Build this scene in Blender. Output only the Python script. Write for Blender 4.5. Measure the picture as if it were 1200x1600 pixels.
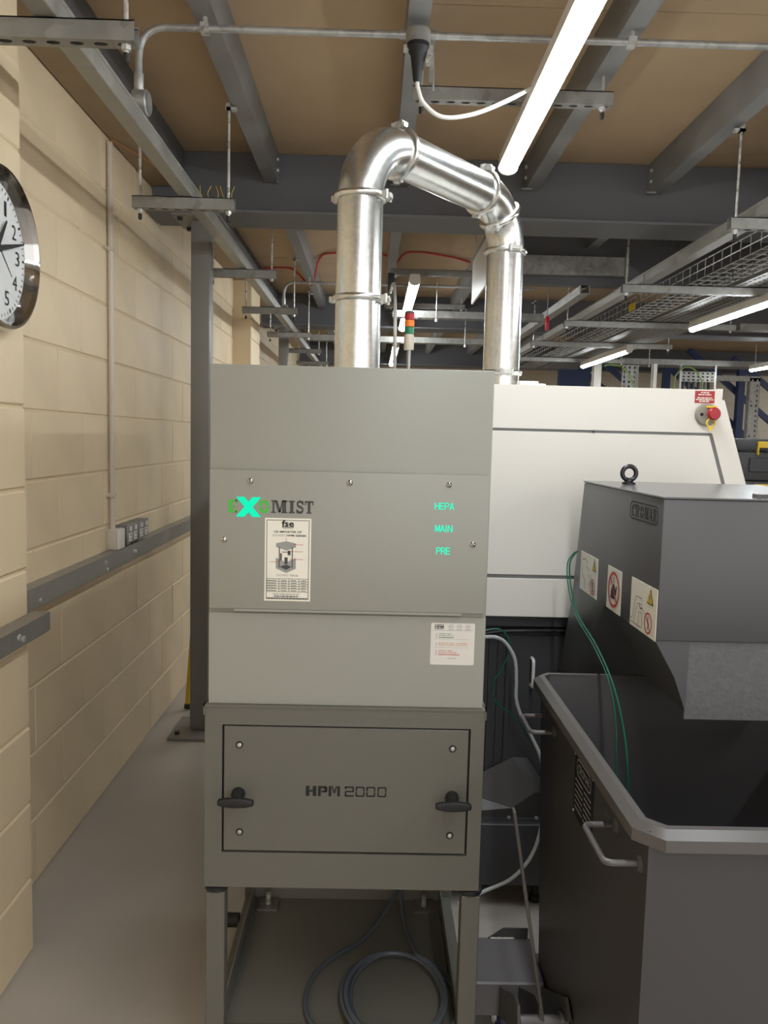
import bpy, bmesh, math, random
from mathutils import Vector, Matrix
random.seed(7)
for o in list(bpy.data.objects): bpy.data.objects.remove(o)
S = bpy.context.scene
COL = S.collection
# ------------------------------------------------------------------ camera
cam_d = bpy.data.cameras.new('camera'); cam = bpy.data.objects.new('camera', cam_d); COL.objects.link(cam)
cam_d.sensor_fit = 'VERTICAL'; cam_d.sensor_height = 32.0; cam_d.lens = 1240 * 32 / 1600
cam_d.clip_start = 0.02; cam_d.clip_end = 200
RT = (0.9996077966792846, -0.012846073622579557, 0.024884356742129427)
UP = (-0.02358209073858324, 0.09313403376370179, 0.995374269685177)
FW = (0.015104231671406624, 0.9955707057499157, -0.09279456901258584)
cam.matrix_world = Matrix(((RT[0], UP[0], -FW[0], 0), (RT[1], UP[1], -FW[1], 0), (RT[2], UP[2], -FW[2], 1.515), (0, 0, 0, 1)))
S.camera = cam
# ------------------------------------------------------------------ world: the rest of the lit hall, even and dim
W = bpy.data.worlds.new('world'); S.world = W; W.use_nodes = True
W.node_tree.nodes['Background'].inputs[0].default_value = (1.0, 0.97, 0.93, 1)
W.node_tree.nodes['Background'].inputs[1].default_value = 1.3
S.view_settings.view_transform = 'Standard'; S.view_settings.look = 'None'
S.view_settings.exposure = 0.45; S.view_settings.gamma = 1.0; S.view_settings.use_curve_mapping = False
TUBE = 42.0     # emission of a lit batten

# ------------------------------------------------------------------ helpers
def lin(c):
    return tuple((v / 255 / 12.92) if v / 255 <= 0.04045 else ((v / 255 + 0.055) / 1.055) ** 2.4 for v in c) + (1,)
M = {}
def mat(name, rgb, rough=0.5, metal=0.0, bump=0.0, bscale=200, var=0.0, vscale=8, spec=0.5, emit=0, coat=0, vdetail=4, linear=False):
    m = bpy.data.materials.new(name); m.use_nodes = True; nt = m.node_tree; N = nt.nodes; L = nt.links
    b = N['Principled BSDF']; col = tuple(rgb) + (1,) if linear else lin(rgb)
    b.inputs['Base Color'].default_value = col; b.inputs['Roughness'].default_value = rough
    b.inputs['Metallic'].default_value = metal; b.inputs['Specular IOR Level'].default_value = spec
    b.inputs['Coat Weight'].default_value = coat
    if emit:
        b.inputs['Emission Color'].default_value = col; b.inputs['Emission Strength'].default_value = emit
    tc = N.new('ShaderNodeTexCoord')
    if var:
        n = N.new('ShaderNodeTexNoise'); n.inputs['Scale'].default_value = vscale; n.inputs['Detail'].default_value = vdetail
        L.new(tc.outputs['Object'], n.inputs['Vector'])
        r = N.new('ShaderNodeValToRGB'); e = r.color_ramp.elements
        e[0].position = 0.3; e[1].position = 0.7
        e[0].color = tuple(c * (1 - var) for c in col[:3]) + (1,); e[1].color = tuple(min(1, c * (1 + var)) for c in col[:3]) + (1,)
        L.new(n.outputs['Fac'], r.inputs['Fac']); L.new(r.outputs['Color'], b.inputs['Base Color'])
    if bump:
        n2 = N.new('ShaderNodeTexNoise'); n2.inputs['Scale'].default_value = bscale; n2.inputs['Detail'].default_value = 3
        L.new(tc.outputs['Object'], n2.inputs['Vector'])
        bp = N.new('ShaderNodeBump'); bp.inputs['Strength'].default_value = bump; bp.inputs['Distance'].default_value = 0.002
        L.new(n2.outputs['Fac'], bp.inputs['Height']); L.new(bp.outputs['Normal'], b.inputs['Normal'])
    M[name] = m
    return m
def galv(name, lo, hi, rough, scale, streak=0, metal=0.45, rv=0.3):
    m = bpy.data.materials.new(name); m.use_nodes = True; nt = m.node_tree; N = nt.nodes; L = nt.links
    b = N['Principled BSDF']; b.inputs['Metallic'].default_value = metal
    tc = N.new('ShaderNodeTexCoord')
    v = N.new('ShaderNodeTexVoronoi'); v.inputs['Scale'].default_value = scale; L.new(tc.outputs['Object'], v.inputs['Vector'])
    n = N.new('ShaderNodeTexNoise'); n.inputs['Scale'].default_value = scale * 0.35; n.inputs['Detail'].default_value = 6; L.new(tc.outputs['Object'], n.inputs['Vector'])
    mx = N.new('ShaderNodeMath'); mx.operation = 'MULTIPLY_ADD'; mx.inputs[1].default_value = 0.45
    sep = N.new('ShaderNodeSeparateColor'); L.new(v.outputs['Color'], sep.inputs[0]); L.new(sep.outputs[0], mx.inputs[0]); L.new(n.outputs['Fac'], mx.inputs[2])
    r = N.new('ShaderNodeValToRGB'); e = r.color_ramp.elements; e[0].position = 0.35; e[1].position = 0.95
    e[0].color = lin(lo); e[1].color = lin(hi); L.new(mx.outputs[0], r.inputs['Fac']); L.new(r.outputs['Color'], b.inputs['Base Color'])
    r2 = N.new('ShaderNodeMapRange'); r2.inputs[1].default_value = 0.3; r2.inputs[2].default_value = 1.0; r2.inputs[3].default_value = rough * (1 - rv); r2.inputs[4].default_value = rough * (1 + rv)
    L.new(mx.outputs[0], r2.inputs[0]); L.new(r2.outputs[0], b.inputs['Roughness'])
    if streak:
        mp = N.new('ShaderNodeMapping'); mp.inputs['Scale'].default_value = (9, 9, 70); mp.inputs['Rotation'].default_value = (0.5, 0.35, 0)
        L.new(tc.outputs['Object'], mp.inputs['Vector'])
        n3 = N.new('ShaderNodeTexNoise'); n3.inputs['Scale'].default_value = 1.6; n3.inputs['Detail'].default_value = 4; L.new(mp.outputs[0], n3.inputs['Vector'])
        bp = N.new('ShaderNodeBump'); bp.inputs['Strength'].default_value = streak; bp.inputs['Distance'].default_value = 0.003
        L.new(n3.outputs['Fac'], bp.inputs['Height']); L.new(bp.outputs['Normal'], b.inputs['Normal'])
    M[name] = m
def lampmat(name, col, s):
    m = bpy.data.materials.new(name); m.use_nodes = True; nt = m.node_tree
    nt.nodes.remove(nt.nodes['Principled BSDF']); e = nt.nodes.new('ShaderNodeEmission')
    e.inputs[0].default_value = col; e.inputs[1].default_value = s
    nt.links.new(e.outputs[0], nt.nodes['Material Output'].inputs[0]); M[name] = m

class MB:
    def __init__(s): s.v = []; s.f = []
    def add(s, vs, fs):
        b = len(s.v); s.v += [tuple(p) for p in vs]; s.f += [tuple(i + b for i in q) for q in fs]; return s
    def box(s, x0, x1, y0, y1, z0, z1):
        return s.add([(x0,y0,z0),(x1,y0,z0),(x1,y1,z0),(x0,y1,z0),(x0,y0,z1),(x1,y0,z1),(x1,y1,z1),(x0,y1,z1)],
                     [(3,2,1,0),(4,5,6,7),(0,1,5,4),(1,2,6,5),(2,3,7,6),(3,0,4,7)])
    def bar(s, p0, p1, w, h, up=(0,0,1)):
        p0 = Vector(p0); p1 = Vector(p1); d = (p1 - p0).normalized(); u = Vector(up)
        r = d.cross(u)
        if r.length < 1e-5: r = d.cross(Vector((1,0,0)))
        r.normalize(); u = r.cross(d); vs = []
        for p in (p0, p1):
            for a, b in ((-1,-1),(1,-1),(1,1),(-1,1)): vs.append(p + r * a * w / 2 + u * b * h / 2)
        return s.add(vs, [(3,2,1,0),(4,5,6,7),(0,1,5,4),(1,2,6,5),(2,3,7,6),(3,0,4,7)])
    def cyl(s, p0, p1, r, r2=None, n=16): return s.lathe(((r, 0), (r if r2 is None else r2, 1)), p0, p1, n, True)
    def lathe(s, prof, p0, p1, n=24, unit=False, cap=True):
        """profile (radius, height) about the axis p0->p1 (height in metres, or 0..1 if unit)"""
        p0 = Vector(p0); p1 = Vector(p1); ax = p1 - p0; ln = ax.length; ax.normalize()
        a = ax.orthogonal().normalized(); b = ax.cross(a); vs = []; fs = []
        for r, h in prof:
            for i in range(n):
                t = 2 * math.pi * i / n; vs.append(p0 + ax * (h * ln if unit else h) + (a * math.cos(t) + b * math.sin(t)) * r)
        for k in range(len(prof) - 1):
            for i in range(n):
                j = (i + 1) % n; fs.append((k*n+i, k*n+j, (k+1)*n+j, (k+1)*n+i))
        if cap:
            fs.append(tuple(reversed(range(n)))); fs.append(tuple(range((len(prof)-1)*n, len(prof)*n)))
        return s.add(vs, fs)
    def tube(s, pts, r, n=8, closed=False):
        pts = [Vector(p) for p in pts]; K = len(pts); vs = []; fs = []; a = None
        for i, p in enumerate(pts):
            if closed: t = pts[(i+1) % K] - pts[i-1]
            else: t = pts[min(i+1, K-1)] - pts[max(i-1, 0)]
            t.normalize()
            if a is None: a = t.orthogonal().normalized()
            else:
                a = a - t * a.dot(t); a.normalize()
            b = t.cross(a)
            rr = r[i] if isinstance(r, (list, tuple)) else r
            for k in range(n):
                q = 2 * math.pi * k / n; vs.append(p + (a * math.cos(q) + b * math.sin(q)) * rr)
        for i in range(K if closed else K - 1):
            i2 = (i + 1) % K
            for k in range(n):
                k2 = (k + 1) % n; fs.append((i*n+k, i*n+k2, i2*n+k2, i2*n+k))
        if not closed:
            fs.append(tuple(reversed(range(n)))); fs.append(tuple(range((K-1)*n, K*n)))
        return s.add(vs, fs)
    def prism(s, poly, axis, a, b):
        """polygon in the two other axes (x: (y,z), y: (x,z), z: (x,y)) swept from a to b along axis"""
        n = len(poly)
        def P(q, t): return (t, q[0], q[1]) if axis == 'x' else ((q[0], t, q[1]) if axis == 'y' else (q[0], q[1], t))
        vs = [P(q, a) for q in poly] + [P(q, b) for q in poly]
        return s.add(vs, [tuple(range(n)), tuple(range(2*n-1, n-1, -1))] + [(i, (i+1) % n, n+(i+1) % n, n+i) for i in range(n)])
    def slots(s, O, U, V, ul, vl, nu, nv, fu=0.6, fv=0.35):
        """perforated sheet: nu x nv cells of size ul x vl, each with a rounded slot"""
        O = Vector(O); U = Vector(U); V = Vector(V)
        L, H = ul/2, vl/2; b, h = L*fu, H*fv; a = max(b - h, b*0.3); k = h*0.4
        hole = [(a,-h),(b,-k),(b,k),(a,h),(-a,h),(-b,k),(-b,-k),(-a,-h)]; out = [(a,-H),(L,-H),(L,H),(a,H),(-a,H),(-L,H),(-L,-H),(-a,-H)]
        for i in range(nu):
            for j in range(nv):
                c = O + U*(ul*(i+.5)) + V*(vl*(j+.5))
                s.add([c + U*p + V*q for p, q in hole + out], [(t, (t+1) % 8, 8+(t+1) % 8, 8+t) for t in range(8)])
        return s
    def build(s, name, m, parent=None, bevel=0.0, seg=1, smooth=True, kind=None, origin=None):
        me = bpy.data.meshes.new(name); org = Vector(origin) if origin else (parent_origin(parent) if parent else Vector((0,0,0)))
        if parent is None and origin is None:
            xs = list(zip(*s.v)); org = Vector(((min(xs[0])+max(xs[0]))/2, (min(xs[1])+max(xs[1]))/2, min(xs[2])))
        me.from_pydata([Vector(v) - org for v in s.v], [], s.f)
        bm = bmesh.new(); bm.from_mesh(me)
        bmesh.ops.recalc_face_normals(bm, faces=bm.faces)
        if bevel:
            es = [e for e in bm.edges if len(e.link_faces) == 2 and e.calc_face_angle(0) > 0.5]
            bmesh.ops.bevel(bm, geom=es, offset=bevel, segments=seg, affect='EDGES', profile=0.5, clamp_overlap=True)
        bm.to_mesh(me); bm.free()
        if smooth:
            for p in me.polygons: p.use_smooth = True
            me.set_sharp_from_angle(angle=math.radians(32))
        me.materials.append(M[m] if isinstance(m, str) else m)
        o = bpy.data.objects.new(name, me); COL.objects.link(o)
        if parent: o.parent = parent
        else: o.location = org
        if kind: o['kind'] = kind
        return o
def parent_origin(p):
    v = Vector((0,0,0))
    while p: v = v + Vector(p.location); p = p.parent
    return v
def tag(o, label, cat, group=None):
    o['label'] = label; o['category'] = cat
    if group: o['group'] = group
    return o
def thing(name, label, cat, loc, group=None):
    o = bpy.data.objects.new(name, None); o.empty_display_size = 0.05; COL.objects.link(o); o.location = loc
    return tag(o, label, cat, group)
def struct(name, mb, m, **k):
    o = mb.build(name, m, **k); o['kind'] = 'structure'; return o
def spline(pts, n=8, closed=False):
    P = [Vector(p) for p in pts]; K = len(P); out = []
    for i in range(K if closed else K - 1):
        if closed: a, b, c, d = P[i-1], P[i], P[(i+1) % K], P[(i+2) % K]
        else: a, b, c, d = P[max(i-1,0)], P[i], P[i+1], P[min(i+2,K-1)]
        for k in range(n):
            t = k / n
            out.append(0.5*((2*b) + (c-a)*t + (2*a-5*b+4*c-d)*t*t + (3*b-a-3*c+d)*t**3))
    if not closed: out.append(P[-1])
    return out
def fillet(pts, r, n=6):
    P = [Vector(p) for p in pts]; out = [P[0]]
    for i in range(1, len(P)-1):
        a = (P[i-1]-P[i]).normalized(); b = (P[i+1]-P[i]).normalized(); s = P[i] + a*r; e = P[i] + b*r
        for k in range(n+1):
            t = k/n; out.append(s*(1-t)**2 + P[i]*2*t*(1-t) + e*t*t)
    return out + [P[-1]]
# --- flat print on a plane
class Pl:
    def __init__(s, O, U, V): s.O = Vector(O); s.U = Vector(U).normalized(); s.V = Vector(V).normalized(); s.N = s.U.cross(s.V)
    def p(s, u, v, off=0.0): return s.O + s.U*u + s.V*v + s.N*off
def decal(pl, polys, name, m, parent, off=0.0006, u0=0, v0=0, su=1, sv=1):
    mb = MB()
    for q in polys: mb.add([pl.p(u0+a*su, v0+b*sv, off) for a, b in q], [tuple(range(len(q)))])
    return mb.build(name, m, parent, smooth=False)
def rect(a, b, c, d): return [(a,b),(c,b),(c,d),(a,d)]
def stroke(pts, w, closed=False):
    out = []; P = [Vector(p) for p in pts]; K = len(P); L = []; R = []
    for i in range(K):
        if closed: t = P[(i+1) % K] - P[i-1]
        else: t = P[min(i+1,K-1)] - P[max(i-1,0)]
        t.normalize(); n = Vector((-t.y, t.x)); L.append(P[i]+n*w/2); R.append(P[i]-n*w/2)
    for i in range(K if closed else K-1):
        j = (i+1) % K; out.append([tuple(L[i]), tuple(R[i]), tuple(R[j]), tuple(L[j])])
    return out
def arc(cx, cy, rx, ry, a0, a1, n=10): return [(cx+rx*math.cos(math.radians(a0+(a1-a0)*i/n)), cy+ry*math.sin(math.radians(a0+(a1-a0)*i/n))) for i in range(n+1)]
def ring(cx, cy, rx, ry, wx, wy, a0=0, a1=360, n=20):
    o = arc(cx, cy, rx, ry, a0, a1, n); i = arc(cx, cy, rx-wx, ry-wy, a0, a1, n)
    return [[o[k], o[k+1], i[k+1], i[k]] for k in range(n)]
def rrect(a, b, c, d, r, n=4):
    return arc(c-r, d-r, r, r, 0, 90, n) + arc(a+r, d-r, r, r, 90, 180, n) + arc(a+r, b+r, r, r, 180, 270, n) + arc(c-r, b+r, r, r, 270, 360, n)
GL = {
 'E': [rect(0,.0,.42,.47), rect(0,.53,.42,1), rect(.42,0,1,.13), rect(.42,.87,1,1), rect(.86,0,1,.28), rect(.86,.72,1,1), rect(.42,.44,.72,.56)],
 'X': [[(0,0),(.34,0),(1,1),(.66,1)], [(0,1),(.34,1),(.62,.58),(.45,.33)], [(1,0),(.66,0),(.38,.42),(.55,.67)]],
 'O': ring(.5,.5,.5,.5,.3,.14,8,172) + ring(.5,.5,.5,.5,.3,.14,188,352),
 'M': [rect(0,0,.3,.1), rect(.09,.1,.2,.9), rect(0,.9,.3,1), [(.2,1),(.38,1),(.6,.12),(.46,0)], [(.6,.12),(.46,0),(.66,.9),(.72,.9)], rect(.68,.08,.92,1), rect(.62,0,1,.1), rect(.66,.9,1,1)],
 'I': [rect(.22,.1,.78,.9), rect(0,0,1,.12), rect(0,.88,1,1)],
 'S': stroke(arc(.5,.74,.36,.2,20,270,10) + arc(.5,.28,.37,.21,90,-160,10), .2) + [rect(.8,.66,.94,.98), rect(.04,.02,.18,.34)],
 'T': [rect(.34,.1,.66,.9), rect(0,.86,1,1), rect(0,.66,.12,.9), rect(.88,.66,1,.9), rect(.2,0,.8,.1)],
 'C': ring(.55,.5,.55,.5,.34,.12,50,178) + ring(.55,.5,.55,.5,.34,.12,182,310) + [rect(.82,.62,.97,.95)],
 'R': [rect(.06,0,.36,.47), rect(.06,.53,.36,1), rect(0,0,.46,.08), rect(0,.92,.46,1)] + ring(.44,.74,.5,.26,.28,.1,-88,88,10) + [[(.5,.48),(.66,.48),(1,.0),(.74,0)]],
 'A': [[(0,0),(.14,0),(.5,1),(.4,1)], [(.44,1),(.62,1),(.98,0),(.66,0)], rect(.24,.26,.7,.36), rect(0,0,.24,.06), rect(.6,0,1,.06)],
 'h': [rect(0,0,.34,1), rect(.66,0,1,1), rect(.34,.42,.66,.6)],
 'p': [rect(0,0,.3,.6), rect(0,.66,1,.66+.0), rect(0,.78,.9,1), rect(.7,.44,1,.9), rect(.36,.38,.9,.56), rect(0,.6,.3,.78)],
 'm': [rect(0,0,.24,1), rect(.76,0,1,1), [(.24,1),(.36,1),(.56,.3),(.44,.3)], [(.64,1),(.76,1),(.56,.3),(.44,.3)]],
 '2': [rect(0,.86,1,1), rect(.84,.5,1,.86), rect(.1,.44,1,.56), rect(0,0,.16,.5), rect(0,0,1,.14), rect(0,.74,.16,1)],
 '0': [rect(.08,.86,.92,1), rect(.08,0,.92,.14), rect(0,.06,.16,.46), rect(0,.54,.16,.94), rect(.84,.06,1,.46), rect(.84,.54,1,.94)],
}
def word(pl, letters, name, m, parent, v0, v1, off=0.0006, gap=0.0):
    """letters: (glyph, u0, u1)"""
    polys = []
    for ch, a, b in letters:
        for q in GL[ch]: polys.append([(a+(b-a)*x, v0+(v1-v0)*y) for x, y in q])
    return decal(pl, polys, name, m, parent, off)
def text(pl, s, name, m, parent, u0, u1, v0, v1, off=0.0006, bold=0.0):
    c = bpy.data.curves.new('tmp', 'FONT'); c.body = s; c.size = 1; c.offset = bold; c.resolution_u = 2
    t = bpy.data.objects.new('tmp', c); COL.objects.link(t)
    dg = bpy.context.evaluated_depsgraph_get(); me = bpy.data.meshes.new_from_object(t.evaluated_get(dg))
    bpy.data.objects.remove(t); bpy.data.curves.remove(c)
    me.name = name; xs = [v.co.x for v in me.vertices]; ys = [v.co.y for v in me.vertices]
    x0, x1, y0, y1 = min(xs), max(xs), min(ys), max(ys); org = parent_origin(parent)
    for v in me.vertices:
        v.co = pl.p(u0+(v.co.x-x0)/(x1-x0)*(u1-u0), v0+(v.co.y-y0)/(y1-y0)*(v1-v0), off) - org
    me.materials.clear(); me.materials.append(M[m])
    o = bpy.data.objects.new(name, me); COL.objects.link(o); o.parent = parent
    return o
def scribble(u0, u1, v0, v1, seed=0):
    """a line of print too small to read: short word-like bars"""
    r = random.Random(seed); out = []; u = u0; h = v1 - v0
    while u < u1 - h*0.4:
        w = min(h * r.uniform(1.2, 3.2), u1 - u); out.append(rect(u, v0, u+w, v1)); u += w + h*0.5
    return out

# ------------------------------------------------------------------ materials
mat('wall_paint', (228, 208, 174), 0.55, bump=0.35, bscale=90, var=0.05, vscale=3)
mat('wall_joint', (218, 199, 166), 0.7, bump=0.3, bscale=120)
mat('floor_paint', (180, 173, 165), 0.34, bump=0.08, bscale=60, var=0.10, vscale=1.6, vdetail=6)
mat('chipboard', (176, 152, 122), 0.8, bump=0.2, bscale=220, var=0.07, vscale=2.5, vdetail=7)
mat('beam_paint', (98, 99, 103), 0.5, var=0.04, vscale=2)
mat('column_paint', (124, 122, 118), 0.45, var=0.04, vscale=2)
galv('joist_galv', (128, 128, 128), (148, 148, 147), 0.5, 9)
galv('galv', (146, 146, 144), (178, 178, 175), 0.38, 40)
galv('galv_dull', (128, 127, 123), (152, 151, 147), 0.45, 30)
galv('duct', (212, 214, 213), (228, 230, 229), 0.25, 120, streak=0.03, metal=1.0, rv=0.06)
galv('zinc', (165, 165, 162), (205, 205, 200), 0.3, 60)
galv('trunk_galv', (142, 140, 134), (158, 156, 149), 0.38, 25)
mat('chrome', (200, 200, 200), 0.08, 1.0)
mat('steel', (165, 165, 163), 0.28, 1.0)
mat('dark_steel', (70, 70, 72), 0.35, 0.9)
mat('wash_grey', (148, 148, 140), 0.42, bump=0.10, bscale=700)
mat('base_grey', (101, 99, 91), 0.42, bump=0.14, bscale=600)
mat('tray_grey', (116, 113, 105), 0.3, bump=0.35, bscale=520)
mat('black', (22, 22, 24), 0.45)
mat('rubber', (26, 26, 27), 0.6)
mat('print_black', (18, 18, 18), 0.6)
mat('print_dark', (66, 66, 64), 0.6)
mat('print_grey', (150, 150, 148), 0.6)
mat('print_green', (56, 190, 48), 0.5)
mat('print_text_green', (90, 130, 80), 0.6)
mat('print_orange', (205, 130, 70), 0.6)
mat('print_red', (190, 60, 60), 0.6)
mat('print_yellow', (228, 200, 40), 0.5)
mat('paper', (232, 228, 216), 0.5)
mat('sticker', (214, 210, 204), 0.4)
lampmat('led_green', (0.01, 0.72, 0.40, 1), 0.95)
lampmat('led_word', (0.03, 0.85, 0.50, 1), 0.95)
STICK = {'H': [[(0,0),(0,1)], [(1,0),(1,1)], [(0,.5),(1,.5)]], 'E': [[(0,0),(0,1)], [(0,.94),(1,.94)], [(0,.5),(.9,.5)], [(0,.06),(1,.06)]], 'P': [[(0,0),(0,1)], [(0,.94),(.7,.94),(.95,.84),(.95,.62),(.7,.48),(0,.48)]], 'A': [[(0,0),(.5,1)], [(1,0),(.5,1)], [(.2,.35),(.8,.35)]], 'M': [[(0,0),(0,1)], [(1,0),(1,1)], [(.05,1),(.5,.1)], [(.95,1),(.5,.1)]], 'I': [[(.5,0),(.5,1)]], 'N': [[(0,0),(0,1)], [(1,0),(1,1)], [(.05,1),(.95,0)]], 'R': [[(0,0),(0,1)], [(0,.94),(.7,.94),(.95,.84),(.95,.64),(.7,.5),(0,.5)], [(.55,.5),(1,0)]]}
mat('machine_white', (234, 230, 222), 0.38, bump=0.04, bscale=500)
mat('seam_grey', (128, 128, 126), 0.6)
mat('machine_dark', (64, 64, 68), 0.45, bump=0.06, bscale=500)
mat('bin_grey', (64, 62, 63), 0.4, bump=0.10, bscale=420, var=0.05, vscale=3)
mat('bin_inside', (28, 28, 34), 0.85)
mat('conveyor_grey', (82, 82, 85), 0.4, bump=0.06, bscale=420)
mat('rubber_flap', (98, 98, 100), 0.6, bump=0.7, bscale=130, var=0.1, vscale=60)
mat('rim_grey', (86, 83, 82), 0.35, bump=0.06, bscale=300)
mat('plastic_white', (226, 222, 214), 0.4)
mat('conduit_white', (206, 196, 182), 0.4)
mat('cable_white', (225, 224, 220), 0.45)
mat('cable_grey', (84, 90, 98), 0.4)
mat('hose_grey', (176, 180, 180), 0.35)
mat('hose_green', (14, 92, 72), 0.3)
mat('cable_red', (196, 70, 66), 0.5)
mat('earth_green', (112, 138, 74), 0.5)
mat('rack_blue', (44, 62, 104), 0.45)
mat('wheel_blue', (28, 40, 92), 0.4)
mat('red', (172, 26, 40), 0.35)
mat('amber', (236, 120, 40), 0.3)
mat('green', (30, 120, 84), 0.3)
mat('yellow', (206, 172, 40), 0.5)
mat('yellow_bright', (240, 205, 40), 0.45)
mat('estop_grey', (150, 146, 134), 0.5)
mat('case_black', (50, 51, 54), 0.5, bump=0.1, bscale=300)
mat('clock_face', (232, 234, 234), 0.5)
lampmat('tube_light', (0.93, 0.98, 1.0, 1), TUBE)
g = bpy.data.materials.new('clock_glass'); g.use_nodes = True; nt = g.node_tree; nt.nodes.remove(nt.nodes['Principled BSDF'])
tr = nt.nodes.new('ShaderNodeBsdfTransparent'); gl = nt.nodes.new('ShaderNodeBsdfGlossy'); gl.inputs['Roughness'].default_value = 0.03
ms = nt.nodes.new('ShaderNodeMixShader'); ms.inputs[0].default_value = 0.05
nt.links.new(tr.outputs[0], ms.inputs[1]); nt.links.new(gl.outputs[0], ms.inputs[2]); nt.links.new(ms.outputs[0], nt.nodes['Material Output'].inputs[0]); M['clock_glass'] = g

mat('platform_grey', (98, 95, 97), 0.4)
mat('wall_shade_brown', (150, 130, 104), 0.7, var=0.05)  # wall colour with the shade under the ceiling mixed in
mat('lid_grey', (92, 92, 94), 0.22)
mat('orange_flex', (170, 116, 66), 0.5)
# ================================================================== SETTING
CEIL = 2.86; WX = -1.10; PX = -0.96; WEND = 14.0
struct('floor', MB().box(-1.3, 12, -3.5, 14.2, -0.1, 0), 'floor_paint', smooth=False)
wl = struct('wall_left', MB().box(-1.35, WX-0.005, -3.5, 14.2, 0, 3.0), 'wall_joint', smooth=False)
# painted concrete blocks: one mesh for whole blocks, one for halves, set in stretcher bond
def block_mesh(name, ln, ht, dp, c=0.004):
    me = bpy.data.meshes.new(name); a, b = ln/2, ht/2
    cv = c*.4
    vs = [(0,-a,-b),(0,a,-b),(0,a,b),(0,-a,b),(dp-c,-a,-b),(dp-c,a,-b),(dp-c,a,b),(dp-c,-a,b),(dp,-a+cv,-b+c),(dp,a-cv,-b+c),(dp,a-cv,b-c),(dp,-a+cv,b-c)]
    fs = [(0,1,5,4),(1,2,6,5),(2,3,7,6),(3,0,4,7),(4,5,9,8),(5,6,10,9),(6,7,11,10),(7,4,8,11),(8,9,10,11)]
    me.from_pydata(vs, [], fs); me.materials.append(M['wall_paint']); return me
CO = 0.225; BL = 0.45
blk = block_mesh('block', BL-0.0015, CO-0.007, 0.006); half = block_mesh('block_half', BL/2-0.003, CO-0.007, 0.006)
org = parent_origin(wl)
def put(me, x, y, z, parent):
    o = bpy.data.objects.new('block', me); COL.objects.link(o); o.parent = parent; o.location = Vector((x, y, z)) - parent_origin(parent); return o
rb = random.Random(3)
for k in range(13):
    z = CO*(k+.5); off = 0.10 + (BL/2 if k % 2 else 0)
    if z > 2.86: continue
    n0 = 4 if True else 0
    for i in range(2, 21):
        y = off + BL*i
        if 6.2 < y < 6.75 or y > 9.4 or (y > 5.0 and z < 1.3): continue
        put(blk, WX-0.006+rb.uniform(-.0015, .0010), y, z, wl)
# the two piers
for n, (ya, yb) in enumerate(((1.76, 2.21), (6.22, 6.67))):
    mb = MB().box(WX-0.004, PX-0.006, ya, yb, 0, CEIL-0.17)
    pr = mb.build('pier', 'wall_joint', wl, smooth=False)
    pm = bpy.data.meshes.new('pier_block'); a, b, c = BL/2-.001, CO/2-.004, 0.005; dp = .14
    t = MB().box(0, dp, -a, a, -b, b).build('tmp', 'wall_paint', None, bevel=c, smooth=False, origin=(0, 0, 0)); pm = t.data; bpy.data.objects.remove(t)
    for k in range(12):
        if n == 1 and k < 5: continue
        o = bpy.data.objects.new('block', pm); COL.objects.link(o); o.parent = pr
        o.location = Vector((WX+rb.uniform(-.001, .001), (ya+yb)/2, CO*(k+.5) if k < 11 else CO*11.5)) - parent_origin(wl)
        if CO*(k+1) > CEIL-0.17+.02: o.scale.z = .9; o.location.z -= .012
struct('wall_right', MB().box(12, 12.2, -3.5, 14.2, 0, 3.0), 'wall_paint', smooth=False)
# back wall, its blocks built where it shows
mat('back_paint', (224, 216, 198), 0.6, bump=0.2, bscale=60)
wb = struct('wall_back', MB().box(-1.3, 12, 14.005, 14.3, 0, 3.0), 'back_paint', smooth=False)
bb = block_mesh('back_block', BL-0.006, CO-0.012, 0.006); bb.materials[0] = M['back_paint']
for k in range(6, 13):
    for i in range(0, 15):
        x = 2.3 + BL*i + (BL/2 if k % 2 else 0); z = CO*(k+.5)
        if z > CEIL: continue
        o = put(bb, x, 14.006, z, wb); o.rotation_euler.z = -math.pi/2
# ceiling: chipboard sheets over steel joists
ce = struct('ceiling', MB().box(-1.3, 12, -3.5, 14.2, CEIL+0.02, CEIL+0.12), 'chipboard', smooth=False)
bd = MB().box(-.5985, .5985, -1.1985, 1.1985, 0, 0.02).build('tmp', 'chipboard', None, smooth=False, origin=(0, 0, 0)).data
bpy.data.objects.remove(bpy.data.objects['tmp'])
for i in range(9):
    for j in range(7):
        x = -0.5 + 1.2*i; y = -2.2 + 2.4*j + (1.2 if i % 2 else 0)
        if y > 12.9: continue
        o = bpy.data.objects.new('board', bd); COL.objects.link(o); o.parent = ce; o.location = Vector((x, y, CEIL + rb.uniform(0, .0015))) - parent_origin(ce)

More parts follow.
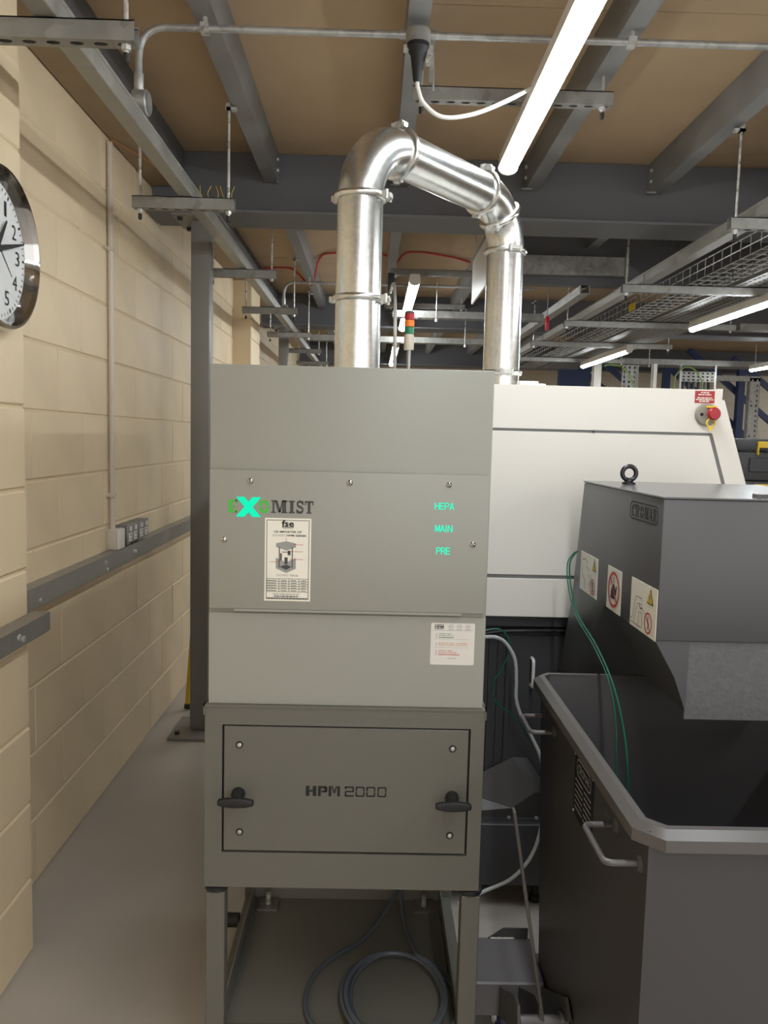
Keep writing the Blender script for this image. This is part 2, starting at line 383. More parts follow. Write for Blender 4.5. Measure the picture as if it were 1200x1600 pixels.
# ---- steel: main beams across, columns, joists along, edge channel on the left wall
WEB = [3.96, 7.70, 11.45]; BZ = 2.545
for i, y in enumerate(WEB):
    t = thing('main_beam', ['dark grey steel beam crossing above the white filter cabinet, nearest of the big beams', 'dark grey steel beam crossing the ceiling beyond the nearest big beam', 'farthest dark grey steel beam crossing the ceiling before the back wall'][i], 'beam', (4, y, BZ), 'main beams under the ceiling')
    MB().box(-1.09, 11.5, y-.006, y+.006, BZ+.014, CEIL-.002).build('web', 'beam_paint', t)
    MB().box(-1.09, 11.5, y-.14, y+.14, BZ, BZ+.014).build('bottom_flange', 'beam_paint', t, bevel=.002)
    cx = [-.856, -.88, -.9][i]
    c = thing('steel_column', ['tall dark grey square steel column standing left of the white filter cabinet', 'dark grey steel column under the second beam, seen past the first column', 'far dark grey steel column under the last beam'][i], 'column', (cx, y, 0), 'steel columns along the left wall')
    MB().box(cx-.045, cx+.045, y-.03, y+.06, .014, BZ-.014).build('shaft', 'column_paint', c, bevel=.004, seg=2)
    MB().box(cx-.13, cx+.13, y-.15, y+.16, 0, .014).build('base_plate', 'column_paint', c, bevel=.002)
    MB().box(cx-.12, cx+.11, y-.12, y+.14, BZ-.014, BZ).build('top_plate', 'column_paint', c, bevel=.002)
    for sx in (-1, 1):
        for sy in (-1, 1):
            MB().cyl((cx+sx*.085, y+.015+sy*.095, BZ-.03), (cx+sx*.085, y+.015+sy*.095, BZ-.012), .014, n=6).build('bolt', 'dark_steel', c)
    if i == 0:
        for sx in (-1, 1):
            MB().cyl((cx+sx*.095, y-.09, .014), (cx+sx*.095, y-.09, .028), .013, n=6).build('bolt', 'dark_steel', c)
JX = [-.52, .102, .73, 1.328, 1.96, 2.59]
ordn = ['first', 'second', 'third', 'fourth', 'fifth', 'sixth']
JB = 2.72
for b, (y0, y1) in enumerate(((-3.4, 3.95), (3.97, 7.69), (7.71, 11.44))):
    for i, x in enumerate(JX):
        if b == 1 and i >= 3: y1 = 5.07
        elif b == 1: y1 = 7.69
        w = .032; web_left = x > 0; s = 1 if web_left else -1
        prof = [(x-s*w, JB), (x+s*w, JB), (x+s*w, JB+.02), (x+s*(w-.004), JB+.02), (x+s*(w-.004), JB+.004), (x-s*(w-.004), JB+.004), (x-s*(w-.004), CEIL-.002), (x-s*w, CEIL-.002)]
        t = thing('ceiling_joist', '%s grey ceiling joist from the left wall, %s' % (ordn[i], ['in the near bay over the cabinet', 'behind the nearest big beam', 'in the farthest bay'][b]), 'joist', (x, y0, JB), 'ceiling joists')
        MB().prism(prof, 'y', y0, y1).build('channel', 'joist_galv', t)
        if b == 0:
            for dz in (.045, .095):
                MB().cyl((x-s*w, y1-.05, JB+dz), (x-s*(w+.009), y1-.05, JB+dz), .009, n=6).build('bolt', 'zinc', t)
            MB().box(x-s*.045-.006, x-s*.045+.04 if s > 0 else x+.03, y1-.045, y1-.03, JB-.008, JB).build('seat_angle', 'joist_galv', t)
for i in range(3):
    ya, yb = [(-3.4, 3.94), (3.98, 7.68), (7.72, 11.43)][i]
    t = thing('edge_channel', ['dark grey edge channel along the top of the left wall, near bay', 'dark grey edge channel on the left wall behind the nearest big beam', 'dark grey edge channel on the left wall in the far bay'][i], 'beam', (-1.0, ya, 2.69), 'edge channels on the left wall')
    MB().box(-1.094, -.935, ya, yb, 2.69, 2.70).build('shaded_wall_strip', 'wall_shade_brown', t)  # stands for the wall in shade; the darkness is in its colour
    MB().box(-.945, -.935, ya, yb, 2.70, CEIL-.002).build('web', 'beam_paint', t)

t = thing('trimmer_beam', 'dark grey steel trimmer beam between the big beams, right of the second duct', 'beam', (3, 5.1, 2.5))
MB().box(.80, 9.0, 5.08, 5.092, 2.512, CEIL-.002).build('web', 'beam_paint', t); MB().box(.80, 9.0, 5.08, 5.16, 2.50, 2.512).build('bottom_flange', 'beam_paint', t)
# ---- trapeze hangers
def strut(mb, x0, x1, y, z, slotted=True, h=.042, w=.041):
    """slotted C channel along X; z is its top"""
    mb.box(x0, x1, y-w/2, y-w/2+.0025, z-h, z); mb.box(x0, x1, y+w/2-.0025, y+w/2, z-h, z)
    mb.box(x0, x1, y-w/2, y-w/2+.009, z-.003, z); mb.box(x0, x1, y+w/2-.009, y+w/2, z-.003, z)
    n = max(1, round((x1-x0)/.05)); mb.slots((x0, y-w/2+.0025, z-h), (1,0,0), (0,1,0), (x1-x0)/n, w-.005, n, 1, .56, .42)
    return mb
def rod(t, x, y, zb, zt, clamp=1):
    r = MB().cyl((x, y, zb-.035), (x, y, zt), .005, n=10).build('threaded_rod', 'zinc', t)
    MB().cyl((x, y, zb-.012), (x, y, zb-.001), .011, n=6).build('nut', 'zinc', r)
    MB().lathe(((.007, 0), (.007, .018), (.004, .022)), (x, y, zb-.018), (x, y, zb-.06), 10).build('end_cap', 'rubber', r)
    if clamp:
        m = MB().box(x-.012, x+.03*clamp if clamp > 0 else x+.012, y-.012, y+.012, zt-.018, zt-.008).box(x-.008, x+.008, y-.012, y+.012, zt-.018, zt+.008)
        if clamp < 0: m.box(x-.03, x+.012, y-.012, y+.012, zt-.018, zt-.008)
        m.build('beam_clamp', 'zinc', r)
ZS = 2.385
LY = [(1.80, -1.09, -.53), (3.06, -.915, -.54), (4.32, -.90, -.54), (5.55, -.92, -.545), (6.83, -.92, -.55), (8.09, -.92, -.55), (9.38, -.92, -.55)]
LL = ['slotted strut hanger over the clock at the top left corner', 'slotted strut hanger under the left trunking, over the tall white conduit', 'slotted strut hanger just behind the dark column top', 'third strut hanger under the trunking behind the dark column', 'fourth strut hanger under the left trunking, before the second column', 'fifth small far strut hanger under the left trunking', 'farthest strut hanger under the left trunking']
for i, (y, x0, x1) in enumerate(LY):
    t = thing('trapeze_hanger', LL[i], 'hanger', (x0, y, ZS-.042), 'hangers under the left trunking')
    strut(MB(), x0, x1, y, ZS).build('strut', 'galv_dull', t)
    rod(t, x1-.022, y, ZS-.042, JB, 1)
    if i: rod(t, x0+.025, y, ZS-.042, 2.69, 0)
    if i == 1:
        mb = MB()
        for k in range(5):
            x = -.66 + k*.028; mb.tube(spline([(x, y, ZS+.0), (x+rb.uniform(-.01,.01), y, ZS+.02), (x+rb.uniform(-.03,.03), y+.01, ZS+.05)], 4), .0012, 5)
        mb.build('cable_tie_ends', 'yellow', t)
# left trunking, resting on the hangers
t = thing('cable_trunking', 'long galvanised square cable trunking running along the left ceiling', 'trunking', (-.715, 1, ZS), 'cable trunking')
for a, b in ((-1.0, 2.0), (2.002, 5.0), (5.002, 8.0), (8.002, 11.0)):
    s = MB().box(-.742, -.692, a, b, ZS+.001, ZS+.050).build('trunking_length', 'trunk_galv', t, bevel=.002)
    MB().box(-.744, -.690, a, b, ZS+.042, ZS+.053).build('lid', 'trunk_galv', s, bevel=.001)
# ---- steel conduit under the joists with its box on the trunking
def conduit_run(name, label, y, x1, xb, zt, zbox, cat='conduit', clips=()):
    t = thing(name, label, cat, (xb, y, zbox), 'steel conduits')
    MB().tube(fillet([(xb, y, zbox+.09), (xb, y, zt), (x1, y, zt)], .09, 10), .0105, 12).build('pipe', 'galv', t)
    b = MB().lathe(((.032, 0), (.036, .003), (.036, .040), (.033, .044)), (xb-.016, y, zbox+.036), (xb+.1, y, zbox+.036), 24)
    MB().lathe(((.030, 0), (.030, .003)), (xb+.028, y, zbox+.036), (xb+.1, y, zbox+.036), 20).build('box_lid', 'galv_dull', t)
    b.build('round_box', 'galv', t); MB().lathe(((.012, 0), (.014, .004), (.014, .05)), (xb, y, zbox+.068), (xb, y, zbox+.13), 12).build('coupler', 'galv', t)
    for x in clips:
        MB().box(x-.012, x+.012, y-.014, y+.014, zt-.014, zt+.012).cyl((x, y, zt+.01), (x, y, JB), .008, n=10).build('pipe_clip', 'zinc', t)
    return t
conduit_run('steel_conduit', 'galvanised conduit across the top with a round bend down to the trunking', 2.44, 3.2, -.712, 2.69, ZS+.055, clips=(-.52, .73, 1.33))
conduit_run('steel_conduit', 'small far galvanised conduit bending down onto the trunking behind the column', 6.2, 1.2, -.712, 2.68, ZS+.055, clips=(-.52,))
# socket box at the middle joist, plug and white flex to the batten light
t = thing('ceiling_socket', 'round grey conduit box with black plug under the middle joist', 'socket', (.102, 2.44, 2.56))
MB().lathe(((.03, 0), (.036, .004), (.036, .04), (.032, .046)), (.102, 2.43, 2.655), (.102, 2.43, 2.72), 24).build('round_box', 'galv', t)
MB().cyl((.05, 2.44, 2.69), (.085, 2.44, 2.69), .014, n=12).build('coupler', 'galv', t); MB().cyl((.118, 2.44, 2.69), (.155, 2.44, 2.69), .014, n=12).build('coupler', 'galv', t)
MB().lathe(((.034, 0), (.034, .012), (.022, .03), (.016, .07), (.012, .10), (.009, .105)), (.102, 2.42, 2.655), (.102, 2.42, 2.5), 16).build('plug', 'rubber', t)
MB().box(.06, .075, 2.41, 2.43, 2.635, 2.65).box(.128, .145, 2.41, 2.43, 2.625, 2.65).box(.125, .14, 2.41, 2.43, 2.60, 2.615).build('terminal', 'zinc', t)
MB().box(.137, .152, 2.44, 2.46, 2.56, 2.70).cyl((.15, 2.45, 2.54), (.15, 2.45, 2.61), .004, n=8).build('bracket', 'galv_dull', t)
tag(MB().tube(spline([(.102, 2.42, 2.555), (.106, 2.42, 2.53), (.125, 2.42, 2.49), (.18, 2.42, 2.455), (.27, 2.43, 2.47), (.37, 2.44, 2.515), (.445, 2.45, 2.56)], 8), .0062, 10).build('flex_cable', 'cable_white'), 'white flex drooping from the ceiling plug to the bright batten light', 'cable')

# ---- batten lights (they light the place)
def batten(x, y0, y1, z, label, w=.074):
    t = thing('batten_light', label, 'light', (x, y0, z), 'tube batten lights')
    h = w/2
    MB().prism([(x-h*.98, z+.012), (x+h*.98, z+.012), (x+h*.9, z+.055), (x-h*.9, z+.055)], 'y', y0+.012, y1-.012).build('housing', 'plastic_white', t)
    pr = [(x+h*.86*math.cos(a), z+.0119+.024*math.sin(a)) for a in [math.pi+math.pi*k/10 for k in range(11)]]
    MB().prism(pr, 'y', y0+.03, y1-.03).build('diffuser', 'tube_light', t)
    pe = [(x+h*math.cos(a), z+.012+.026*math.sin(a)) for a in [math.pi+math.pi*k/10 for k in range(11)]] + [(x+h*.8, z+.056), (x-h*.8, z+.056)]
    MB().prism(pe, 'y', y0, y0+.03).build('end_cap', 'plastic_white', t)
    MB().prism(pe, 'y', y1-.012, y1).build('end_cap', 'plastic_white', t)
    return t
def light_strut(y, x0, x1, z, label, xb=None, zb=None):
    t = thing('light_strut', label, 'strut', (x0, y, z-.041), 'struts under the joists')
    strut(MB(), x0, x1, y, z).build('strut', 'galv_dull', t)
    for x, c in ((x0+.03, 0), (x1-.03, 0)): rod(t, x, y, z-.042, JB, 0)
    if xb is not None: MB().box(xb-.012, xb+.012, y-.012, y+.012, zb, z-.042).build('batten_bracket', 'zinc', t)
batten(.475, 1.50, 3.06, 2.515, 'bright tube batten light overhead at the top right of the duct')
light_strut(2.73, .10, .76, 2.665, 'galvanised strut carrying the bright overhead batten light', .475, 2.571)
light_strut(1.75, .10, .76, 2.665, 'galvanised strut carrying the near end of the overhead batten', .475, 2.571)
batten(.245, 5.30, 7.6, 2.53, 'lit tube batten behind the stack light, over the cabinet')
light_strut(5.55, .09, .75, 2.665, 'slotted strut behind the first duct, holding the lit batten', .245, 2.586)
light_strut(6.9, .09, .75, 2.665, 'farther slotted strut holding the end of the lit batten behind the stack light', .245, 2.586)
batten(.225, 9.0, 11.3, 2.53, 'farthest small lit tube batten low behind the first duct')
batten(.475, -.25, 1.31, 2.515, 'tube batten light over the aisle above the camera')
batten(.475, -2.0, -.44, 2.515, 'tube batten light over the aisle behind the camera')
batten(2.12, 3.8, 5.40, 2.286, 'lit tube batten slanting under the perforated tray at the right edge', .052)
batten(2.12, 6.7, 8.20, 2.286, 'lit tube batten under the far end of the perforated tray', .052)
batten(2.25, 1.6, 3.1, 2.315, 'tube batten light over the chip bin, right of the view')
batten(2.25, -1.4, .1, 2.315, 'tube batten light behind the camera on the right')
batten(8.0, 11.8, 13.3, 2.515, 'unseen tube batten added to brighten the back wall, right of the view')  # added out of view to light the back wall
batten(6.8, 8.6, 10.1, 2.515, 'unseen added tube batten over the far aisle, right of the view')  # second unseen lamp, added for light on the same wall
batten(3.95, 6.9, 8.4, 2.315, 'lit tube batten at the far right under the cross tray', .052)

# ---- right-hand services: hangers, trunking, basket, perforated tray
RY = [(3.11, 'nearest strut hanger at the right edge under the wire basket'), (4.43, 'second strut hanger on the right, crossing under basket and tray'), (5.76, 'third strut hanger on the right, beside the red fitting'), (6.97, 'fourth strut hanger under the perforated tray'), (8.28, 'farthest strut hanger under the perforated tray')]
for i, (y, lb) in enumerate(RY):
    t = thing('trapeze_hanger', lb, 'hanger', (1.35, y, ZS-.042), 'hangers under the right trays')
    strut(MB(), 1.34, 2.57, y, ZS).build('strut', 'galv_dull', t)
    rod(t, 1.365, y, ZS-.042, JB, -1); rod(t, 2.54, y, ZS-.042, JB, 0)
    if i in (1, 3):
        MB().box(2.11, 2.13, y-.012, y+.012, 2.3415, ZS-.042).build('batten_bracket', 'zinc', t)
t = thing('cable_trunking', 'galvanised cable trunking running along the right side of the ceiling', 'trunking', (1.46, 2, ZS), 'cable trunking')
for a, b in ((1.5, 4.4), (4.402, 7.4), (7.402, 10.0)):
    s = MB().box(1.435, 1.495, a, b, ZS+.001, ZS+.05).build('trunking_length', 'trunk_galv', t, bevel=.002)
    MB().box(1.433, 1.497, a, b, ZS+.042, ZS+.053).build('lid', 'trunk_galv', s, bevel=.001)
    MB().box(1.43, 1.50, b-.05, b+.05, ZS+.005, ZS+.04).build('joint_strap', 'galv_dull', t)
t = thing('wire_basket', 'steel wire basket cable tray beside the right trunking', 'cable tray', (1.8, 2, ZS))
mb = MB(); x0, x1, zb, zt = 1.70, 1.90, ZS+.008, ZS+.098
y = 2.5
while y < 9.6:
    mb.tube([(x0, y, zt), (x0, y, zb), (x1, y, zb), (x1, y, zt)], .003, 5); y += .1
mb.build('cross_wires', 'zinc', t, kind='stuff')
for x, z in [(x0, zt), (x0, (zt+zb)/2), (x0, zb)] + [(x0+.05*k, zb) for k in (1, 2, 3)] + [(x1, zb), (x1, (zt+zb)/2), (x1, zt)]:
    MB().cyl((x, 2.5, z-.002), (x, 9.6, z-.002), .0028, n=6).build('long_wire', 'zinc', t)
MB().box(1.693, 1.697, 5.3, 5.42, ZS+.015, ZS+.06).build('tag', 'yellow_bright', t)
t = thing('cable_bundle', 'grey cables lying in the wire basket', 'cables', (1.8, 2.5, ZS))
for k in range(3):
    x = 1.75 + .045*k; MB().tube(spline([(x+rb.uniform(-.008,.008), 2.5+j*.9, ZS+.02) for j in range(8)], 4), .008, 8).build('cable', ['cable_grey', 'black', 'cable_grey', 'black', 'cable_white'][k], t)
t = thing('perforated_tray', 'wide perforated steel cable tray along the right of the ceiling', 'cable tray', (2.2, 2.5, ZS))
X0, X1 = 1.95, 2.40
mb = MB(); ny = 142; mb.slots((X0, 2.5, ZS+.003), (0,1,0), (1,0,0), .05, (X1-X0)/9, ny, 9, .62, .30); mb.build('perforated_base', 'galv_dull', t, smooth=False)
for x in (X0, X1): MB().box(x-.001, x+.001, 2.5, 9.6, ZS+.003, ZS+.055).box(x-.006, x+.006, 2.5, 9.6, ZS+.053, ZS+.056).build('side_flange', 'galv_dull', t)
t = thing('cable_bundle', 'dark cables lying on the perforated tray', 'cables', (2.2, 2.5, ZS))
for k in range(8):
    x = 2.0 + .05*k; MB().tube(spline([(x+rb.uniform(-.01,.01), 2.55+j*1.0, ZS+.018) for j in range(8)], 3), .011, 8).build('cable', 'black' if k % 3 else 'cable_grey', t)
# cross trays in the second and third bay
def cross_tray(label, x0, x1, y, z, w=.1, h=.05):
    t = thing('cross_tray', label, 'cable tray', (x0, y, z), 'trays crossing the ceiling')
    n = int((x1-x0)/.05); MB().slots((x0, y, z), (1,0,0), (0,1,0), (x1-x0)/n, w/2, n, 2, .6, .35).build('perforated_base', 'galv_dull', t, smooth=False)
    for yy in (y, y+w): MB().box(x0, x1, yy-.001, yy+.001, z, z+h).build('side_flange', 'galv_dull', t)
    for x in [x0 + .32 + 1.15*k for k in range(int((x1-x0)/1.15)+1)]: MB().cyl((x, y-.012, z-.03), (x, y-.012, JB), .0035, n=8).cyl((x, y-.012, z-.03), (x, y-.012, z-.01), .011, n=6).build('threaded_rod', 'zinc', t)
cross_tray('narrow tray crossing behind the stack light between the ducts', .12, 1.24, 5.98, 2.41)
cross_tray('narrow tray crossing low in front of the second big beam', -.65, 1.24, 7.45, 2.40)
cross_tray('long cross tray over the white machine, running to the right edge', 2.62, 6.4, 8.62, 2.375, .3, .06)
cross_tray('far cross tray high at the right in front of the blue stairs', 2.9, 7.2, 6.4, 2.445, .12, .05)
# galvanised channel stub and longitudinal bearer seen right of the ducts
t = thing('bearer_channel', 'pale galvanised channel right of the second duct, under the ceiling', 'channel', (.9, 5.0, 2.55))
MB().box(.80, 1.55, 5.0, 5.006, 2.555, 2.655).box(.80, 1.55, 5.0, 5.045, 2.655, 2.660).box(.80, 1.55, 5.0, 5.045, 2.55, 2.555).build('channel', 'galv', t)
MB().box(1.525, 1.54, 4.985, 5.0, 2.44, JB).build('hanger_strap', 'galv', t); MB().box(.84, .855, 4.985, 5.0, 2.54, JB).build('hanger_strap', 'galv', t)
t = thing('bearer_channel', 'galvanised channel slanting away beside the right trunking', 'channel', (1.30, 5.05, 2.44))
MB().box(1.27, 1.33, 5.06, 7.5, 2.445, 2.45).box(1.27, 1.275, 5.06, 7.5, 2.45, 2.498).box(1.325, 1.33, 5.06, 7.5, 2.45, 2.498).build('channel', 'galv', t)
for y in (5.25, 7.3): MB().cyl((1.30, y, 2.44), (1.30, y, CEIL), .005, n=8).build('threaded_rod', 'zinc', t)
t = thing('red_fitting', 'small red fitting hanging right of the second duct', 'fitting', (1.22, 5.76, 2.31)); MB().cyl((1.22, 5.76, 2.41), (1.22, 5.76, CEIL), .003, n=8).build('rod', 'galv_dull', t)
MB().lathe(((.012, 0), (.015, .01), (.015, .09), (.010, .1)), (1.22, 5.76, 2.31), (1.22, 5.76, 2.5), 12).build('body', 'red', t)
# red cable clipped to the soffit
tag(MB().tube(spline([(-.92, 6.53, 2.845), (-.69, 6.52, 2.845), (-.52, 6.4, 2.70), (-.44, 6.13, 2.845), (-.31, 5.92, 2.845), (.06, 5.95, 2.845), (.1, 5.98, 2.705), (.2, 5.86, 2.845), (.5, 5.92, 2.845), (.69, 6.1, 2.845)], 6), .008, 6).build('red_cable', 'cable_red'), 'thin red cable clipped across the brown ceiling behind the first duct', 'cable')
t = thing('hanging_panel', 'white sheet panel hanging edge on, beside the second duct', 'panel', (.6, 4.5, 2.37))
MB().box(.594, .606, 4.2, 5.09, 2.365, 2.63).build('sheet', 'plastic_white', t, bevel=.002)
for y in (4.3, 5.0): MB().cyl((.6, y, 2.63), (.6, y, CEIL), .003, n=8).build('wire', 'zinc', t)

# ================================================================== LEFT WALL ITEMS
# clock
cy, cz, R = 2.018, 1.957, .198
t = thing('wall_clock', 'round white wall clock with black numerals and chrome rim', 'clock', (PX, cy, cz-R))
MB().lathe(((R-.012, 0), (R-.002, .004), (R, .02), (R, .038), (R-.004, .046), (R-.012, .048), (R-.014, .044), (R-.026, .014)), (PX+.001, cy, cz), (PX+.1, cy, cz), 72, cap=False).build('rim', 'chrome', t)
MB().lathe(((R-.010, 0), (R-.010, .013)), (PX+.001, cy, cz), (PX+.1, cy, cz), 64).build('dial', 'clock_face', t)
pl = Pl((PX+.0145, cy, cz), (0,1,0), (0,0,1))
ticks = []
for k in range(60):
    a = math.radians(90-6*k); r0, r1, w = (.158, .166, .0028) if k % 5 else (.156, .167, .006)
    ca, sa = math.cos(a), math.sin(a); ticks.append([(r0*ca-w/2*sa, r0*sa+w/2*ca), (r0*ca+w/2*sa, r0*sa-w/2*ca), (r1*ca+w/2*sa, r1*sa-w/2*ca), (r1*ca-w/2*sa, r1*sa+w/2*ca)])
decal(pl, ticks, 'minute_marks', 'print_black', t)
for k in range(1, 13):
    a = math.radians(90-30*k); u, v = .128*math.cos(a), .128*math.sin(a); w = .012 if k not in (1, 10, 11, 12) else (.006 if k == 1 else .022)
    text(pl, str(k), 'numeral', 'print_black', t, u-w, u+w, v-.0185, v+.0185)
def hand(name, ang, l, w, off, m='print_black', tail=.03):
    a = math.radians(90-ang); d = Vector((math.cos(a), math.sin(a))); n = Vector((-d.y, d.x))
    q = [d*-tail + n*w, d*-tail - n*w, d*l*.25 - n*w*1.1, d*l - n*w*.35, d*l + n*w*.35, d*l*.25 + n*w*1.1]
    mb = MB(); k = len(q)
    mb.add([pl.p(p.x, p.y, off) for p in q] + [pl.p(p.x, p.y, off+.0015) for p in q], [tuple(range(k)), tuple(range(2*k-1, k-1, -1))] + [(i, (i+1) % k, k+(i+1) % k, k+i) for i in range(k)]); mb.build(name, m, t)
hand('hour_hand', 36, .098, .0075, .006); hand('minute_hand', 74, .150, .006, .010); hand('second_hand', 133, .085, .0016, .014, 'print_dark')
MB().cyl(pl.p(0, 0, 0), pl.p(0, 0, .018), .009, n=16).build('hub', 'print_black', t)
MB().lathe(((R-.02, 0), (R-.02, .002)), (PX+.036, cy, cz), (PX+.1, cy, cz), 64).build('glass', 'clock_glass', t)
# dado trunking rails
def rail(label, x, y0, y1, zt, zb, bolts):
    t = thing('dado_trunking', label, 'trunking', (x, y0, zb), 'dado trunking on the left wall')
    MB().box(x, x+.048, y0, y1, zb, zt).build('body', 'trunk_galv', t, bevel=.0015)
    MB().box(x+.002, x+.051, y0, y1, zt-.001, zt+.0015).box(x+.048, x+.0505, y0, y1, zb+.004, zt).build('lid', 'trunk_galv', t)
    for y, z in bolts:
        MB().lathe(((.009, 0), (.009, .003), (.005, .006)), (x+.050, y, z), (x+.06, y, z), 12).build('screw', 'zinc', t)
rail('galvanised dado trunking along the left wall, under the sockets', WX, 2.215, 6.212, 1.02, .95, [(2.50, .972), (3.12, .995), (3.14, .965), (3.49, .99), (3.52, .985), (5.0, .985)])
rail('short galvanised dado trunking with cut end across the pier under the clock', PX, 1.40, 2.235, .998, .944, [(2.035, .975), (2.06, .965)])
# vertical white conduit, box and sockets
t = thing('white_conduit', 'tall white conduit running down the left wall to the sockets', 'conduit', (WX, 3.32, 1.09))
MB().cyl((WX+.014, 3.32, 1.085), (WX+.014, 3.32, 2.668), .0115, n=14).build('pipe', 'conduit_white', t)
for z in (1.25, 2.25): MB().box(WX-.001, WX+.028, 3.304, 3.336, z-.008, z+.008).box(WX-.001, WX+.01, 3.29, 3.35, z-.006, z+.006).build('saddle_clip', 'conduit_white', t)
t = thing('switch_box', 'white plastic switch box at the foot of the white conduit', 'switch', (WX, 3.33, 1.022))
MB().box(WX-.001, WX+.042, 3.285, 3.372, 1.0225, 1.108).build('box', 'conduit_white', t, bevel=.003, seg=2)
MB().box(WX+.042, WX+.051, 3.287, 3.370, 1.0235, 1.106).build('face_plate', 'plastic_white', t, bevel=.003, seg=2)
MB().box(WX+.051, WX+.055, 3.318, 3.338, 1.055, 1.078).build('rocker', 'plastic_white', t, bevel=.001)
for j in (0, 1):
    y0 = 3.40 + .17*j if j == 0 else 3.565
    t = thing('metal_socket', ['grey metal clad double socket beside the white switch box', 'grey metal clad double socket farther from the white switch box'][j], 'socket', (WX, y0, 1.03), 'metal clad sockets')
    MB().box(WX-.001, WX+.045, y0, y0+.146, 1.035, 1.115).build('back_box', 'galv_dull', t, bevel=.003)
    MB().box(WX+.045, WX+.053, y0-.001, y0+.147, 1.034, 1.117).build('face_plate', 'galv_dull', t, bevel=.003, seg=2)
    for k in (0, 1):
        yy = y0 + .035 + k*.075
        MB().box(WX+.053, WX+.0555, yy-.02, yy+.02, 1.043, 1.078).build('outlet', 'plastic_white', t)
        MB().box(WX+.0555, WX+.0562, yy-.004, yy+.004, 1.064, 1.074).box(WX+.0555, WX+.0562, yy-.014, yy-.007, 1.05, 1.055).box(WX+.0555, WX+.0562, yy+.007, yy+.014, 1.05, 1.055).build('pin_holes', 'print_black', t)
        MB().box(WX+.053, WX+.059, yy-.008, yy+.008, 1.086, 1.106).build('rocker', 'plastic_white', t, bevel=.001)
    MB().cyl((WX+.028, y0+.07, 1.0215), (WX+.028, y0+.07, 1.036), .012, n=12).build('bush', 'zinc', t)
tag(MB().tube(spline([(WX+.014, 3.32, 2.668), (WX+.016, 3.33, 2.680), (WX+.04, 3.40, 2.683), (WX+.10, 3.6, 2.683), (WX+.13, 3.8, 2.683)], 6), .003, 8).build('orange_cable', 'orange_flex'), 'orange cable leaving the top of the white conduit', 'cable')
# yellow pole leaning behind the column
t = thing('yellow_pole', 'yellow pole with black foot standing behind the dark column', 'pole', (-.985, 4.25, 0))
MB().bar((-.985, 4.27, .03), (-.93, 4.45, 1.35), .022, .05).build('shaft', 'yellow', t, bevel=.003)
MB().bar((-.986, 4.268, .003), (-.983, 4.275, .035), .026, .055).build('foot', 'rubber', t, bevel=.003)

# ================================================================== FILTER CABINET ON ITS STAND
FY = 1.745; RYB = 2.37; XL, XR = -.360, .262
st = thing('steel_stand', 'grey steel stand with a drip tray under the filter cabinet', 'stand', (-.045, 2.05, 0))
for x in (-.363, .229):
    for y in (FY+.004, RYB-.046):
        l = MB().box(x, x+.043, y, y+.043, .012, .46).build('leg', 'base_grey', st, bevel=.002)
        MB().cyl((x+.0215, y+.0215, 0), (x+.0215, y+.0215, .014), .028, n=16).build('foot', 'rubber', l)
for y in (FY+.008, RYB-.042):
    MB().box(-.32, .229, y, y+.035, .075, .11).build('cross_rail', 'base_grey', st, bevel=.002)
for x in (-.359, .233): MB().box(x, x+.035, FY+.047, RYB-.046, .075, .11).build('side_rail', 'base_grey', st, bevel=.002)
MB().box(-.324, .233, FY+.043, RYB-.042, .098, .102).build('tray_sheet', 'tray_grey', st)
MB().box(-.33, .238, RYB-.052, RYB-.048, .102, .155).build('tray_upstand', 'tray_grey', st)
MB().box(-.334, -.330, FY+.06, RYB-.05, .102, .150).build('tray_upstand', 'tray_grey', st); MB().box(.232, .236, FY+.06, RYB-.05, .102, .150).build('tray_upstand', 'tray_grey', st)
MB().box(.196, .232, FY+.05, RYB-.11, .102, .1055).build('tray_ledge', 'base_grey', st, bevel=.002)
for x in (-.285, .185):
    MB().box(x-.03, x+.03, RYB-.12, RYB-.055, .102, .108).build('foot_pad', 'tray_grey', st)
    MB().cyl((x, RYB-.09, .108), (x, RYB-.09, .14), .008, n=10).build('bolt', 'zinc', st)
MB().cyl((-.395, 2.20, .105), (-.36, 2.20, .105), .02, n=16).build('side_knob', 'rubber', st)
for y in (FY+.025, RYB-.025):
    for x in (-.3415, .2505):
        MB().lathe(((.018, 0), (.028, .004), (.028, .012), (.018, .016)), (x, y, .460), (x, y, .5), 20).build('rubber_mount', 'rubber', st)

fc = thing('filter_cabinet', 'tall pale grey oil mist filter cabinet with glowing green letters', 'air filter', (-.05, 2.05, .476))
CB = .4765
# lower box: frame around a recessed door
x0, x1, z0, z1 = -.366, .267, CB, .904; dx0, dx1, dz0, dz1 = -.327, .236, .560, .862
MB().box(x0, x1, FY+.02, RYB, z0, z1-.001).build('base_box', 'base_grey', fc, bevel=.002)
fr_ = MB()
for q in ((x0, dx0, z0, z1), (dx1, x1, z0, z1), (dx0, dx1, z0, dz0), (dx0, dx1, dz1, z1)): fr_.box(q[0], q[1], FY, FY+.0215, q[2], q[3])
fr_.build('base_front', 'base_grey', fc)
MB().box(x0-.003, x1+.003, FY-.003, FY+.02, z1, z1+.004).box(x0-.003, x0, FY-.003, RYB, z1-.02, z1+.004).box(x1, x1+.003, FY-.003, RYB, z1-.02, z1+.004).build('base_lip', 'base_grey', fc)
MB().box(dx0, dx1, FY+.016, FY+.0205, dz0, dz1).build('door_gap', 'black', fc)
dr = MB().box(dx0+.004, dx1-.004, FY+.001, FY+.0155, dz0+.004, dz1-.004).build('door', 'base_grey', fc, bevel=.0015)
